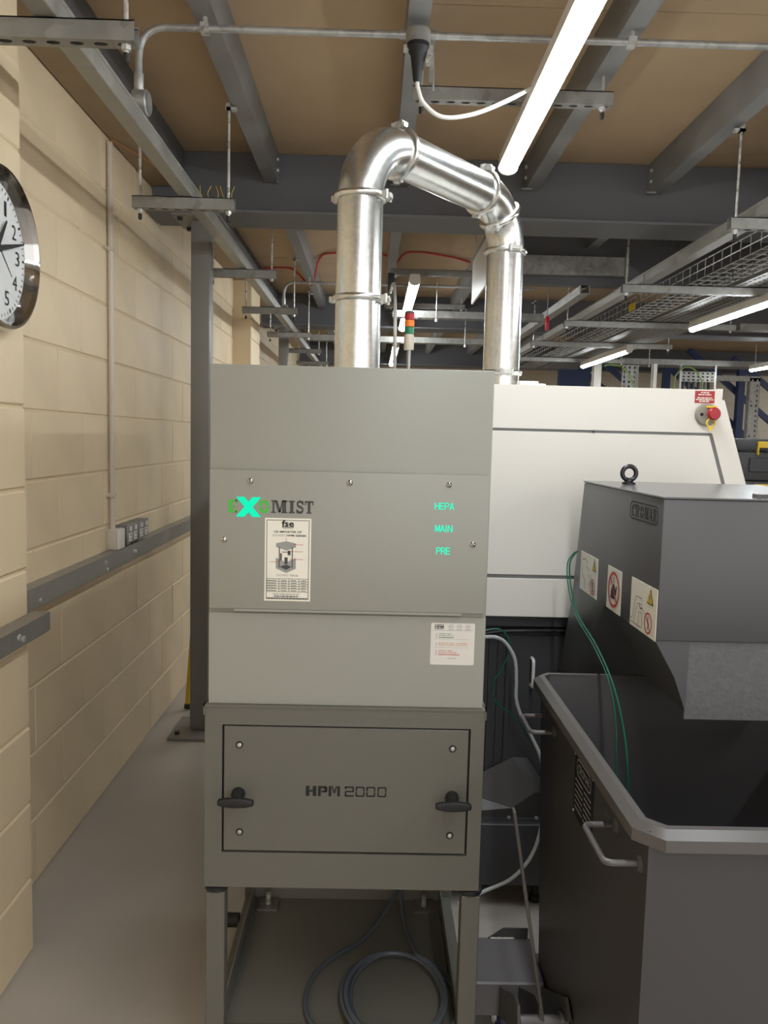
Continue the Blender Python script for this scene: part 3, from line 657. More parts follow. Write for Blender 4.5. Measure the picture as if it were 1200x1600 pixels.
for x, z in ((-.288, .815), (.196, .815), (-.286, .609), (.196, .609)):
    b = MB().lathe(((.0085, 0), (.0085, .002), (.006, .0022)), (x, FY+.002, z), (x, FY-.1, z), 20).build('screw_recess', 'print_black', dr)
    MB().lathe(((.0052, 0), (.0052, .003), (.003, .0042)), (x, FY+.001, z), (x, FY-.1, z), 16).build('screw', 'zinc', dr)
for x in (-.289, .198):
    h = MB().lathe(((.0155, -.001), (.0155, .008), (.0125, .016), (.0115, .036)), (x, FY, .700), (x, FY-.1, .700), 20).build('handle', 'rubber', dr)
    pts = [(-.041, -.006), (-.040, .006), (-.02, .0095), (0, .0105), (.02, .0095), (.040, .006), (.041, -.006), (.02, -.0105), (0, -.0115), (-.02, -.0105)]
    MB().prism([(x+a, .698+b) for a, b in pts], 'y', FY-.047, FY-.033).build('grip', 'rubber', dr, bevel=.004, seg=3)
plf = Pl((0, FY+.001, 0), (1,0,0), (0,0,1))
L = []
for g_, a, b in (('h', -.136, -.112), ('p', -.108, -.087), ('m', -.084, -.058)): L.append((g_, a, b))
word(plf, L, 'lettering', 'print_black', dr, .6975, .7215)
word(plf, [('2', -.047, -.0265), ('0', -.0225, -.002), ('0', .002, .0225), ('0', .0275, .048)], 'lettering', 'print_black', dr, .6975, .7215)
# upper body
UZ = 1.6675
ub = MB().box(XL, XR, FY+.012, RYB-.01, z1+.004, UZ).build('upper_body', 'wash_grey', fc, bevel=.003, seg=2)
MB().box(XL, XR, FY+.008, FY+.0119, z1+.004, 1.118).build('lower_panel', 'wash_grey', fc, bevel=.001)
# cover panel with folded edge and notched bottom lip
px0, px1, pz0, pz1 = -.357, .258, 1.125, 1.438
cp = MB().box(px0, px1, FY-.004, FY+.0115, pz0+.004, pz1).build('cover_panel', 'wash_grey', fc, bevel=.002, seg=2)
MB().box(-.302, .205, FY-.0035, FY+.010, pz0-.001, pz0+.0038).build('bottom_lip', 'wash_grey', cp)
for x, z in ((-.268, 1.414), (-.05, 1.415), (.168, 1.416), (-.325, 1.283), (.225, 1.285)):
    s = MB().lathe(((.0066, 0), (.0066, .0012), (.0052, .0030), (.0025, .0042)), (x, FY-.004, z), (x, FY-.1, z), 20).build('screw', 'chrome', cp)
    MB().box(x-.0035, x+.0035, FY-.0088, FY-.0078, z-.0007, z+.0007).box(x-.0007, x+.0007, FY-.0088, FY-.0078, z-.0035, z+.0035).build('cross_slot', 'print_dark', cp)
plp = Pl((0, FY-.004, 0), (1,0,0), (0,0,1))
word(plp, [('E', -.315, -.297)], 'lettering', 'print_green', cp, 1.344, 1.372)
word(plp, [('X', -.299, -.244)], 'glowing_letter', 'led_green', cp, 1.335, 1.379, .0012)['label'] = 'glowing green letter X'
word(plp, [('O', -.249, -.226)], 'lettering', 'print_green', cp, 1.344, 1.373)
word(plp, [('M', -.222, -.186), ('I', -.183, -.170), ('S', -.167, -.150), ('T', -.148, -.129)], 'lettering', 'print_dark', cp, 1.345, 1.373)
for s, a, b, v0, v1 in (('HEPA', .139, .182, 1.361, 1.376), ('MAIN', .141, .180, 1.3115, 1.3265), ('PRE', .145, .177, 1.2615, 1.277)):
    n_ = len(s); W_ = [(.5 if ch == 'I' else 1.0) for ch in s]; tot = sum(W_); u_ = a; polys = []
    for ch, w_ in zip(s, W_):
        cw = (b-a)*w_/tot; gw = cw*(.78 if ch != 'I' else .3)
        for st in STICK[ch]: polys += stroke([(u_+x*gw, v0+y*(v1-v0)) for x, y in st], .0021)
        u_ += cw
    decal(plp, polys, 'indicator_word', 'led_word', cp, .0012)['label'] = 'glowing green word ' + s
# importer label on the cover
a, b, c, d = -.235, -.133, 1.149, 1.334
lb = MB().box(a, b, FY-.0047, FY-.0040, c, d).build('paper_label', 'paper', cp, smooth=False); lb['label'] = 'white printed importer label'
pq = Pl((0, FY-.0047, 0), (1,0,0), (0,0,1)); O = .0004
decal(pq, [rect(a+.004, c+.004, a+.0052, d-.004), rect(b-.0052, c+.004, b-.004, d-.004), rect(a+.004, c+.004, b-.004, c+.0052), rect(a+.004, d-.0052, b-.004, d-.004)], 'border', 'print_dark', lb, O)
text(pq, 'fse', 'logo', 'print_black', lb, -.198, -.171, 1.3155, 1.3295, O, .03); decal(pq, [rect(-.198, 1.3135, -.171, 1.3152)], 'logo_bar', 'print_black', lb, O)
decal(pq, scribble(-.195, -.173, 1.3105, 1.312, 1), 'small_print', 'print_grey', lb, O)
text(pq, 'UK IMPORTER OF', 'print', 'print_black', lb, -.215, -.154, 1.3015, 1.306, O, .02)
text(pq, 'EXOMIST', 'print', 'print_grey', lb, -.217, -.190, 1.2935, 1.298, O); text(pq, 'HPM SERIES', 'print', 'print_black', lb, -.187, -.144, 1.2935, 1.298, O, .02)
# cut-away drawing of the unit
decal(pq, [[(-.210,1.278),(-.187,1.283),(-.166,1.278),(-.187,1.270)], [(-.210,1.278),(-.187,1.270),(-.187,1.262),(-.210,1.270)], [(-.187,1.270),(-.166,1.278),(-.166,1.270),(-.187,1.262)], [(-.210,1.246),(-.187,1.236),(-.187,1.212),(-.210,1.222)], [(-.166,1.246),(-.187,1.236),(-.187,1.212),(-.166,1.222)]], 'drawing_casing', 'print_grey', lb, O)
decal(pq, [rect(-.2035,1.224,-.2015,1.270), rect(-.175,1.224,-.173,1.270), rect(-.196,1.258,-.181,1.2595), rect(-.184,1.252,-.178,1.262), rect(-.191,1.232,-.184,1.247), [(-.202,1.226),(-.187,1.219),(-.175,1.226),(-.187,1.231)], rect(-.2005,1.240,-.197,1.256)], 'drawing_filters', 'print_dark', lb, O*2)
decal(pq, [rect(-.172,1.2755,-.150,1.2763), rect(-.178,1.2600,-.150,1.2608), rect(-.180,1.2425,-.150,1.2433), rect(-.222,1.2365,-.200,1.2373), rect(-.188,1.285,-.1872,1.290)], 'drawing_arrows', 'print_red', lb, O*3)
text(pq, 'EXOMIST', 'print', 'print_grey', lb, -.2085, -.181, 1.2045, 1.209, O); text(pq, 'FOR OIL', 'print', 'print_black', lb, -.178, -.160, 1.2045, 1.2085, O)
tb = [rect(a+.004, z, b-.004, z+.0009) for z in (1.1985, 1.1925, 1.187, 1.1815, 1.176, 1.1695)] + [rect(x, 1.1695, x+.0009, 1.1994) for x in (a+.004, -.203, -.181, -.1585, b-.0049)]
decal(pq, tb, 'table_lines', 'print_black', lb, O)
sc = []
for r, z in enumerate((1.1943, 1.1887, 1.1832, 1.1777, 1.1717)):
    for k, (u, w) in enumerate(((-.2295, .021), (-.198, .012), (-.176, .012), (-.1535, .011))): sc += scribble(u, u+w, z, z+.0016, r*9+k)
decal(pq, sc, 'table_print', 'print_dark', lb, O)
text(pq, 'GREEN FILTER INDICATOR LED', 'print', 'print_dark', lb, -.216, -.158, 1.1625, 1.166, O)
decal(pq, scribble(-.213, -.159, 1.1582, 1.1606, 71) + scribble(-.230, -.139, 1.1545, 1.1565, 72), 'small_print', 'print_dark', lb, O)
# LED sticker on the lower panel
a, b, c, d = .139, .238, 1.008, 1.104
sk = MB(); rr = rrect(a, c, b, d, .004); sk.prism(rr, 'y', FY+.0073, FY+.0080); sk = sk.build('led_sticker', 'sticker', fc, smooth=False); sk['label'] = 'pale square sticker explaining the indicator colours'
pq = Pl((0, FY+.0073, 0), (1,0,0), (0,0,1))
decal(pq, [rect(a+.004, 1.0870, b-.004, 1.0876), rect(a+.008, 1.0670, b-.012, 1.0674), rect(a+.008, 1.0480, b-.012, 1.0484)], 'rules', 'print_grey', sk, O)
text(pq, 'HPM', 'print', 'print_black', sk, .1475, .1675, 1.0925, 1.0985, O, .03); decal(pq, scribble(.1475, .1675, 1.0995, 1.1012, 4) + [rect(.1475, 1.0902, .1675, 1.0916)], 'small_print', 'print_dark', sk, O)
for u, s in ((.184, 'HEPA'), (.203, 'MAIN'), (.2225, 'PRE')):
    decal(pq, ring(u, 1.0965, .0056, .0056, .0007, .0007), 'icon_ring', 'print_grey', sk, O); text(pq, s, 'print', 'print_dark', sk, u-.0036, u+.0036, 1.0953, 1.0977, O); decal(pq, scribble(u-.007, u+.007, 1.0888, 1.0898, 5), 'small_print', 'print_grey', sk, O)
for s, m_, u1, z in (('GREEN LED', 'print_text_green', .1855, 1.0782), ('FILTERS ARE OK', 'print_text_green', .1915, 1.0738), ('BLINKING RED - WARNING', 'print_orange', .2225, 1.0562), ('FILTER IS ALMOST SATURATED', 'print_orange', .2225, 1.0520), ('STEADY RED', 'print_red', .1890, 1.0392), ('FILTER SATURATED', 'print_red', .1985, 1.0348)):
    text(pq, s, 'print', m_, sk, .157, u1, z, z+.0028, O)
decal(pq, scribble(.157, .1915, 1.0700, 1.0718, 11), 'small_print', 'print_text_green', sk, O); decal(pq, scribble(.157, .2055, 1.0308, 1.0326, 12), 'small_print', 'print_red', sk, O)
decal(pq, [rect(.1505, z, .153, z+.002) for z in (1.078, 1.074, 1.070, 1.056, 1.052, 1.039, 1.035, 1.031)] + scribble(.178, .196, 1.0222, 1.0236, 3), 'small_print', 'print_grey', sk, O)
# power lead coiled on the tray
def loop(cx, cy, rx, ry, z, a0, a1, n=14): return [(cx+rx*math.cos(math.radians(a0+(a1-a0)*k/n)), cy+ry*math.sin(math.radians(a0+(a1-a0)*k/n)), z) for k in range(n+1)]
path = [(.112, 2.30, .476), (.112, 2.295, .30), (.10, 2.27, .16), (.016, 2.13, .11), (-.06, 2.05, .109), (-.115, 1.98, .109), (-.138, 1.88, .110), (-.125, 1.80, .113), (-.09, 1.755, .118)]
path += [(-.03, 1.815, .11)] if False else []
for k in range(73):
    f_ = k/72; a_ = math.radians(215 + 1285*f_); w_ = min(1, f_*3.0)
    path.append((.088 + (.165-.045*w_+.006*math.sin(9*f_))*math.cos(a_), 1.865 + (.182-.022*w_)*math.sin(a_), .118 + .020*f_ + .003*math.sin(a_*1.5)))
path += [(.135, 2.08, .13), (.118, 2.18, .135), (.113, 2.27, .20), (.118, 2.305, .476)]
tag(MB().tube(spline(path, 4), .0062, 8).build('coiled_lead', 'cable_grey'), 'grey power lead lying coiled on the tray of the stand', 'cable')

# ================================================================== EXTRACTION DUCT
D1 = Vector((-.048, 2.08, 0)); D2 = Vector((.410, 2.62, 0)); u = (D2 - D1).normalized(); RD = .059; RB = .15; ZH = 2.27
du = thing('extraction_duct', 'shiny galvanised round duct looping from the filter cabinet to the white machine', 'duct', (D1.x, D1.y, UZ))
def ductpiece(name, pts, n=28): return MB().tube(pts, RD, n).build(name, 'duct', du)
V3 = lambda p, z: Vector((p.x, p.y, z))
ductpiece('duct_section', [V3(D1, UZ+.0005), V3(D1, 1.867)]); ductpiece('duct_section', [V3(D1, 1.868), V3(D1, ZH-RB)])
def elb(P, uu, a0, a1, n=10):     # bend from vertical (0) to horizontal (90) away from P along uu
    return [V3(P, ZH-RB) + uu*RB*(1-math.cos(math.radians(a0+(a1-a0)*k/n))) + Vector((0,0,RB*math.sin(math.radians(a0+(a1-a0)*k/n)))) for k in range(n+1)]
ductpiece('elbow', elb(D1, u, 0, 90, 14))
A = V3(D1 + u*RB, ZH); B = V3(D2 - u*RB, ZH); ductpiece('duct_section', [A, B])
ductpiece('elbow', elb(D2, -u, 90, 45, 8)); ductpiece('elbow', elb(D2, -u, 45, 0, 8))
ductpiece('duct_section', [V3(D2, ZH-RB), V3(D2, 1.735)]); ductpiece('inlet_stub', [V3(D2, 1.735), V3(D2, 1.6925)])
def clamp(P, ax, latch):
    P = Vector(P); ax = Vector(ax).normalized()
    c = MB().lathe(((RD, -.009), (RD+.007, -.007), (RD+.010, -.002), (RD+.010, .002), (RD+.007, .007), (RD, .009)), P, P+ax, 40, cap=False).build('clamp_ring', 'duct', du)
    l = Vector(latch); l = (l - ax*l.dot(ax)).normalized(); s = ax.cross(l); q = P + l*(RD+.012)
    MB().bar(q - s*.022, q + s*.022, .016, .012, up=l).bar(q - s*.014 + l*.008, q + s*.012 + l*.008, .010, .008, up=l).cyl(q - s*.016 - ax*.011 + l*.004, q - s*.016 + ax*.011 + l*.004, .005, n=10).cyl(q + s*.016 - ax*.011 + l*.004, q + s*.016 + ax*.011 + l*.004, .004, n=10).build('latch', 'zinc', c)
    l2 = -l; q = P + l2*(RD+.011); MB().bar(q - s*.012, q + s*.012, .014, .010, up=l2).build('hinge', 'zinc', c)
clamp(V3(D1, 1.867), (0,0,1), (1,-.25,0)); clamp(V3(D1, ZH-RB), (0,0,1), (1,-.35,0)); clamp(A, u, (0,0,1)); clamp(B, u, (.25,-.1,1)); clamp(elb(D2, -u, 45, 45, 1)[0], (u + Vector((0,0,-1))), (-.3,-.5,-.8)); clamp(V3(D2, ZH-RB), (0,0,1), (.3,-1,0)); clamp(V3(D2, 1.735), (0,0,1), (.1,-1,0))

# ================================================================== WHITE MACHINE TOOL BEHIND
wm = thing('machine_tool', 'large white machine tool with dark base behind the filter cabinet', 'machine', (.4, 3.0, 0))
YF = 2.50; XA = -.33
sl = lambda z: 1.088 + (1.692 - z) * (1.176 - 1.092) / (1.66 - 1.401)
ZT = 1.692; zlow = .955
outer = [(XA, zlow), (sl(1.15), zlow), (sl(1.15), 1.15), (sl(1.655), 1.655), (1.085, 1.66), (1.085, ZT), (XA, ZT)]
MB().prism(outer, 'y', YF+.008, 3.6).build('enclosure', 'machine_white', wm, bevel=.003)
MB().box(1.085, 1.10, YF+.02, 3.0, 1.655, ZT+.004).build('corner_strip', 'machine_white', wm)
so = .068  # frame width right of the door
fr2 = MB(); fr2.add([(XA,YF,1.556),(sl(1.556)-so,YF,1.556),(sl(1.556)-so+.003,YF,1.552),(sl(1.15)-so,YF,1.15),(sl(1.15)-so,YF,zlow+.0),(sl(1.15),YF,zlow),(sl(1.15),YF,1.15),(sl(1.66),YF,1.66),(1.085,YF,1.66),(1.085,YF,ZT-.001),(XA,YF,ZT-.001)], [tuple(range(11))])
k = len(fr2.v); pts = fr2.v[:]; fr2.add([(p[0], YF+.009, p[2]) for p in pts], [tuple(reversed(range(11)))])
fr2.f += [(i, (i+1) % 11, k+(i+1) % 11, k+i) for i in range(11)]
fr2.build('front_frame', 'machine_white', wm)
MB().box(XA+.002, sl(1.55)-so+.05, YF+.0045, YF+.0085, zlow+.004, 1.56).build('seam_backing', 'seam_grey', wm)
dz = 1.547
door = [(XA, 1.091), (sl(1.15)-so-.012, 1.091), (sl(1.15)-so-.012, 1.15), (sl(dz)-so-.010, dz), (XA, dz)]
d_ = MB().prism(door, 'y', YF, YF+.008).build('sliding_door', 'machine_white', wm, bevel=.001)
MB().box(XA, sl(1.15)-so-.012, YF, YF+.008, zlow, 1.079).build('lower_panel', 'machine_white', wm, bevel=.001)
MB().cyl((.69, YF, 1.551), (.69, YF-.003, 1.551), .004, n=10).build('screw', 'print_dark', wm)
MB().lathe(((.010, 0), (.010, .012), (.007, .016)), (.672, YF, .995), (.672, YF-.1, .995), 14).build('door_stop', 'rubber', wm)
MB().box(.47, .56, 2.62, 2.80, ZT, 1.705).box(.47, .54, 2.64, 2.80, 1.705, 1.714).build('top_vent', 'machine_white', wm, bevel=.002)
# emergency stop and red notice
es = MB().lathe(((.035, 0), (.035, .012), (.032, .016), (.02, .018)), (1.042, YF, 1.613), (1.042, YF-.1, 1.613), 32).build('stop_housing', 'estop_grey', wm, bevel=.0)
MB().lathe(((.012, 0), (.012, .018), (.019, .021), (.020, .030), (.016, .036), (.006, .037)), (1.050, YF-.015, 1.615), (1.050, YF-.2, 1.615), 28).build('stop_button', 'red', es)
MB().tube(loop3(0) if False else [(1.048+.013*math.cos(t_), YF-.028, 1.587+.013*math.sin(t_)) for t_ in [2*math.pi*k_/18 for k_ in range(18)]], .0024, 8, True).bar((1.048, YF-.028, 1.574), (1.048, YF-.028, 1.563), .010, .003, up=(0,1,0)).build('yellow_loop', 'yellow_bright', es)
MB().box(1.034, 1.064, YF-.026, YF-.018, 1.634, 1.640).build('yellow_ring', 'yellow_bright', es)
MB().cyl((1.022, YF-.016, 1.613), (1.022, YF-.0195, 1.613), .005, n=12).build('keyway', 'print_black', es)
nl = MB().box(1.004, 1.066, YF-.0012, YF-.0002, 1.649, 1.687).build('red_notice', 'red', wm, smooth=False); nl['label'] = 'small red warning notice with white print'
decal(Pl((0, YF-.0012, 0), (1,0,0), (0,0,1)), scribble(1.022, 1.048, 1.680, 1.6835, 21) + scribble(1.014, 1.055, 1.6735, 1.677, 22) + scribble(1.011, 1.058, 1.6635, 1.667, 23) + scribble(1.007, 1.062, 1.658, 1.6615, 24) + scribble(1.018, 1.052, 1.6525, 1.656, 25), 'notice_print', 'paper', nl, .0004)
# dark base with service door
MB().box(XA, 1.2, 2.56, 3.6, .10, zlow-.001).build('base', 'machine_dark', wm, bevel=.003)
MB().box(XA, 1.2, 2.53, 2.5602, .915, zlow-.001).build('base_band', 'machine_dark', wm, bevel=.002)
sd = MB().box(.452, .80, 2.545, 2.5598, .30, .885).build('service_door', 'machine_dark', wm, bevel=.003)
MB().box(.43, .80, 2.5585, 2.5598, .893, .912).build('cable_slot', 'black', wm)
MB().tube(fillet([(.536, 2.546, .808), (.536, 2.512, .808), (.536, 2.512, .718), (.536, 2.546, .718)], .012, 5), .0055, 10).build('door_handle', 'plastic_white', sd)
MB().lathe(((.006, 0), (.006, .004), (.003, .006)), (.645, 2.545, .82), (.645, 2.4, .82), 12).build('screw', 'zinc', sd)
MB().box(.395, .40, 2.548, 2.5598, .30, .90).box(.425, .43, 2.548, 2.5598, .30, .90).build('edge_rib', 'machine_dark', wm)
for x in (-.25, 1.1):
    MB().cyl((x, 2.75, 0), (x, 2.75, .101), .04, n=20).build('machine_foot', 'machine_dark', wm)
# coolant tank with hood in front of the base
tk = thing('coolant_tank', 'low dark grey coolant tank with sloped hood beside the chip bin', 'tank', (.5, 2.5, 0))
MB().box(.20, .60, 2.452, 2.542, .075, .283).build('tank_body', 'machine_dark', tk, bevel=.003)
for x in (.25, .57): MB().lathe(((.02, 0), (.02, .02), (.012, .024), (.012, .076)), (x, 2.50, 0), (x, 2.50, .1), 14).build('foot', 'rubber', tk)
MB().box(.20, .601, 2.475, 2.543, .283, .289).build('flange', 'machine_dark', tk)
prof = [(.30, .292), (.60, .292), (.60, .385), (.555, .385), (.475, .315)]
MB().add([(.28, 2.49, .289), (.60, 2.49, .289), (.60, 2.49, .375), (.555, 2.49, .375), (.48, 2.49, .320), (.28, 2.49, .30), (.28, 2.543, .289), (.60, 2.543, .289), (.60, 2.543, .375), (.535, 2.543, .47), (.485, 2.543, .47), (.28, 2.543, .36)],
         [(0,1,2,3,4,5), (6,11,10,9,8,7), (0,6,7,1), (1,7,8,2), (2,8,9,3), (3,9,10,4), (4,10,11,5), (5,11,6,0)]).build('hood', 'bin_grey', tk, smooth=False)
for x in (.47, .56): MB().cyl((x, 2.482, .289), (x, 2.482, .295), .006, n=8).build('screw', 'zinc', tk)
# stack light and white lead behind the cabinet
t = thing('stack_light', 'signal tower light with red, amber and green lenses behind the cabinet', 'signal light', (.139, 3.45, ZT))
MB().cyl((.141, 3.45, ZT), (.141, 3.45, 1.90), .0085, n=12).build('pole', 'steel', t)
MB().lathe(((.020, 0), (.0215, .004), (.0215, .062), (.019, .066)), (.141, 3.45, 1.893), (.141, 3.45, 2), 24).build('holder', 'conduit_white', t)
for z0_, z1_, m_ in ((1.960, 1.989, 'green'), (1.990, 2.018, 'amber'), (2.019, 2.045, 'red')): MB().lathe(((.0195, 0), (.021, .002), (.021, z1_-z0_-.002), (.0195, z1_-z0_)), (.141, 3.45, z0_), (.141, 3.45, 3), 24).build('lens', m_, t)
MB().lathe(((.020, 0), (.020, .006), (.015, .01)), (.141, 3.45, 2.045), (.141, 3.45, 3), 24).build('cap', 'print_dark', t)
t = thing('drop_lead', 'white drop lead with blue ties beside the first duct', 'cable', (.085, 4.6, ZT))
MB().tube(spline([(.085, 3.5, ZT+.004), (.085, 3.58, 1.85), (.084, 3.7, 2.1), (.086, 4.3, 2.33), (.09, 5.5, 2.50)], 8), .008, 10).build('cable', 'cable_white', t)
for q in ((.085, 3.585, 1.855), (.084, 3.66, 2.03)): MB().lathe(((.0095, -.008), (.0095, .008)), q, (q[0], q[1]+.03, q[2]+.1), 12).build('blue_tie', mat('tie_blue', (40, 110, 190), 0.5), t)
tag(MB().box(.07, .115, 5.46, 5.505, 2.50, 2.622).build('junction_box', 'dark_steel', bevel=.003), 'small dark junction box under the strut behind the first duct', 'box')

# ================================================================== CHIP BIN
bn = thing('chip_bin', 'large dark grey steel chip bin with handles at the lower right', 'bin', (.8, 1.6, 0))
BX0, BX1, BY0, BY1 = .452, 1.22, 1.20, 2.02; BT = .905; BB = .16
MB().add([(BX0, BY0, BT), (BX0, BY1, BT), (BX0, 1.90, BB), (BX0, BY0, BB), (BX0+.004, BY0, BT), (BX0+.004, BY1, BT), (BX0+.004, 1.90, BB), (BX0+.004, BY0, BB)], [(0,1,2,3), (7,6,5,4), (0,4,5,1), (1,5,6,2), (2,6,7,3), (3,7,4,0)]).build('side_panel', 'bin_grey', bn)
MB().add([(BX1-.004, BY0, BT), (BX1-.004, BY1, BT), (BX1-.004, 1.90, BB), (BX1-.004, BY0, BB), (BX1, BY0, BT), (BX1, BY1, BT), (BX1, 1.90, BB), (BX1, BY0, BB)], [(0,1,2,3), (7,6,5,4), (0,4,5,1), (1,5,6,2), (2,6,7,3), (3,7,4,0)]).build('side_panel', 'bin_grey', bn)
MB().box(BX0+.004, BX1-.004, BY0, BY0+.004, BB, BT).build('front_panel', 'bin_grey', bn)
MB().add([(BX0+.004, BY1-.004, BT), (BX1-.004, BY1-.004, BT), (BX1-.004, 1.896, BB), (BX0+.004, 1.896, BB), (BX0+.004, BY1, BT), (BX1-.004, BY1, BT), (BX1-.004, 1.90, BB), (BX0+.004, 1.90, BB)], [(0,1,2,3), (7,6,5,4), (0,4,5,1), (1,5,6,2), (2,6,7,3), (3,7,4,0)]).build('back_panel', 'bin_grey', bn)
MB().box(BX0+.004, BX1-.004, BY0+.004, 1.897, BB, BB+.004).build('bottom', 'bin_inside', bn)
# thin sheets on the inner faces, darker than the outside
MB().box(BX0+.0045, BX0+.006, BY0+.005, 1.895, BB+.01, BT-.01).box(BX0+.006, BX1-.006, BY0+.0045, BY0+.006, BB+.01, BT-.01).build('inner_sheet', 'bin_inside', bn)
def rimsweep(path, prof):
    mb = MB(); P = [Vector(p) for p in path]; K = len(P); n = len(prof); vs = []; fs = []
    for i in range(K):
        a = (P[i]-P[i-1]).normalized(); b = (P[(i+1) % K]-P[i]).normalized(); n1 = Vector((a.y, -a.x, 0)); n2 = Vector((b.y, -b.x, 0)); m_ = (n1+n2).normalized(); m_ = m_ / max(.3, m_.dot(n1))
        for q in prof: vs.append(P[i] + m_*q[0] + Vector((0, 0, q[1])))
    for i in range(K):
        j = (i+1) % K
        for k_ in range(n): fs.append((i*n+k_, i*n+(k_+1) % n, j*n+(k_+1) % n, j*n+k_))
    return mb.add(vs, fs)
rp = [(BX0, BY0+.028, BT-.018), (BX0+.028, BY0, BT-.018), (BX1, BY0, BT-.018), (BX1, BY1, BT-.018), (BX0+.02, BY1, BT-.018), (BX0, BY1-.02, BT-.018)]
rimsweep(rp, [(-.004, .026), (-.004, -.002), (.0, -.006), (.022, -.006), (.022, .014), (.008, .026)]).build('rim', 'rim_grey', bn)
def uhandle(ya, yb, z, out=.058):
    h = MB().tube(fillet([(BX0-.001, ya, z), (BX0-out, ya, z), (BX0-out, yb, z), (BX0-.001, yb, z)], .016, 6), .0055, 10).build('handle', 'rim_grey', bn)
    for y in (ya, yb): MB().lathe(((.015, 0), (.013, .003), (.009, .006)), (BX0, y, z), (BX0-.1, y, z), 14).build('handle_boss', 'bin_grey', h)
uhandle(1.965, 1.85, .818); uhandle(1.365, 1.235, .832)
npl = MB().box(BX0-.0015, BX0-.0002, 1.503, 1.648, .72, .858).build('name_plate', 'black', bn, smooth=False); npl['label'] = 'black maker plate with white print'
pn = Pl((BX0-.0015, 1.648, .72), (0,-1,0), (0,0,1))
decal(pn, stroke(rrect(.02, .093, .125, .128, .012), .003, True), 'plate_outline', 'print_grey', npl, .0005)
text(pn, 'CROMAR', 'plate_print', 'print_grey', npl, .03, .115, .101, .120, .0005)
decal(pn, sum([scribble(.012, .07, z, z+.004, 40+k_) + scribble(.08, .134, z, z+.004, 60+k_) for k_, z in enumerate((.078, .066, .054, .042, .030, .018))], []), 'plate_small_print', 'print_grey', npl, .0005)
for a_, b_ in ((.006, .006), (.139, .006), (.006, .132), (.139, .132)): MB().cyl(pn.p(a_, b_, 0), pn.p(a_, b_, .002), .003, n=8).build('rivet', 'zinc', npl)
# bin trolley: cross platform, bracket, tilt lever, pivot pipe, castors
bt = thing('bin_trolley', 'dark grey wheeled trolley under the chip bin with a long tilt lever', 'trolley', (.8, 1.7, 0))
MB().box(.2735, .449, 1.815, 1.995, .112, .20).box(.449, 1.22, 1.815, 1.995, .10, .158).build('platform', 'platform_grey', bt, bevel=.004)
MB().box(.47, .56, 1.23, 1.815, .10, .158).build('side_beam', 'bin_grey', bt, bevel=.003); MB().box(1.10, 1.19, 1.23, 1.815, .10, .158).build('side_beam', 'bin_grey', bt, bevel=.003)
MB().prism([(.335, .2), (.44, .2), (.44, .228), (.375, .228)], 'y', 2.0 - .012, 1.993).build('gusset', 'bin_grey', bt)
MB().tube([(.34+.008*k_, 1.987, .2015) for k_ in range(9)], [.003, .004, .003, .0045, .003, .004, .0035, .0045, .003], 6).build('weld_bead', 'galv_dull', bt)
MB().bar((.395, 1.60, .27), (.313, 1.60, .745), .022, .006, up=(1,0,0)).build('tilt_lever', 'rim_grey', bt, bevel=.002)
MB().cyl((.345, 1.60, .268), (.449, 1.60, .268), .014, n=16).build('pivot_pipe', 'rim_grey', bt); MB().cyl((.43, 1.60, .268), (.437, 1.60, .268), .02, n=16).build('collar', 'rim_grey', bt)
for x in (.338, .385): MB().prism([(1.816, .115), (1.816, .19), (1.64, .30), (1.60, .305), (1.58, .25)], 'x', x, x+.006).build('fork_bracket', 'bin_grey', bt)
MB().prism([(1.816, .115), (1.816, .19), (1.60, .325), (1.56, .30)], 'x', .440, .447).build('web_plate', 'bin_grey', bt)
def castor(x, y, zt, lb=None):
    c = MB().box(x-.04, x+.04, y-.04, y+.04, zt-.008, zt).box(x-.028, x-.024, y-.02, y+.02, .045, zt-.008).box(x+.024, x+.028, y-.02, y+.02, .045, zt-.008).build('castor_fork', 'zinc', bt)
    MB().lathe(((.030, 0), (.046, .003), (.05, .01), (.05, .026), (.046, .033), (.03, .036)), (x-.018, y, .05), (x+.1, y, .05), 28).build('wheel', 'wheel_blue', c); MB().cyl((x-.03, y, .05), (x+.03, y, .05), .014, n=12).build('hub', 'zinc', c)
castor(.365, 1.90, .10); castor(1.10, 1.90, .10); castor(.515, 1.30, .10); castor(1.145, 1.30, .10)

# ================================================================== CHIP CONVEYOR HEAD
cv = thing('chip_conveyor', 'dark grey chip conveyor head with warning stickers over the bin', 'conveyor', (.85, 2.2, 0))
CX0, CX1 = .615, 1.12
side = [(1.663, 1.402), (1.660, 1.096), (2.038, 1.094), (2.26, .865), (2.492, .60), (2.492, .80), (2.38, 1.04), (2.298, 1.402)]
MB().prism(side, 'x', CX0, CX1).build('housing', 'conveyor_grey', cv, bevel=.004, seg=2)
MB().box(CX0-.002, CX1+.002, 1.660, 2.300, 1.402, 1.406).build('lid', 'lid_grey', cv, bevel=.001)
MB().box(.83, .86, 1.70, 1.72, 1.406, 1.414).build('lid_clip', 'rim_grey', cv)
eb = MB().lathe(((.018, 0), (.018, .004), (.010, .008), (.009, .016)), (.70, 2.16, 1.406), (.70, 2.16, 2), 20).build('eye_bolt', 'dark_steel', cv)
MB().tube([(.70+.0188*math.cos(a_), 2.16, 1.436+.0188*math.sin(a_)) for a_ in [2*math.pi*k_/28 for k_ in range(28)]], .0062, 12, True).build('eye_ring', 'dark_steel', eb)
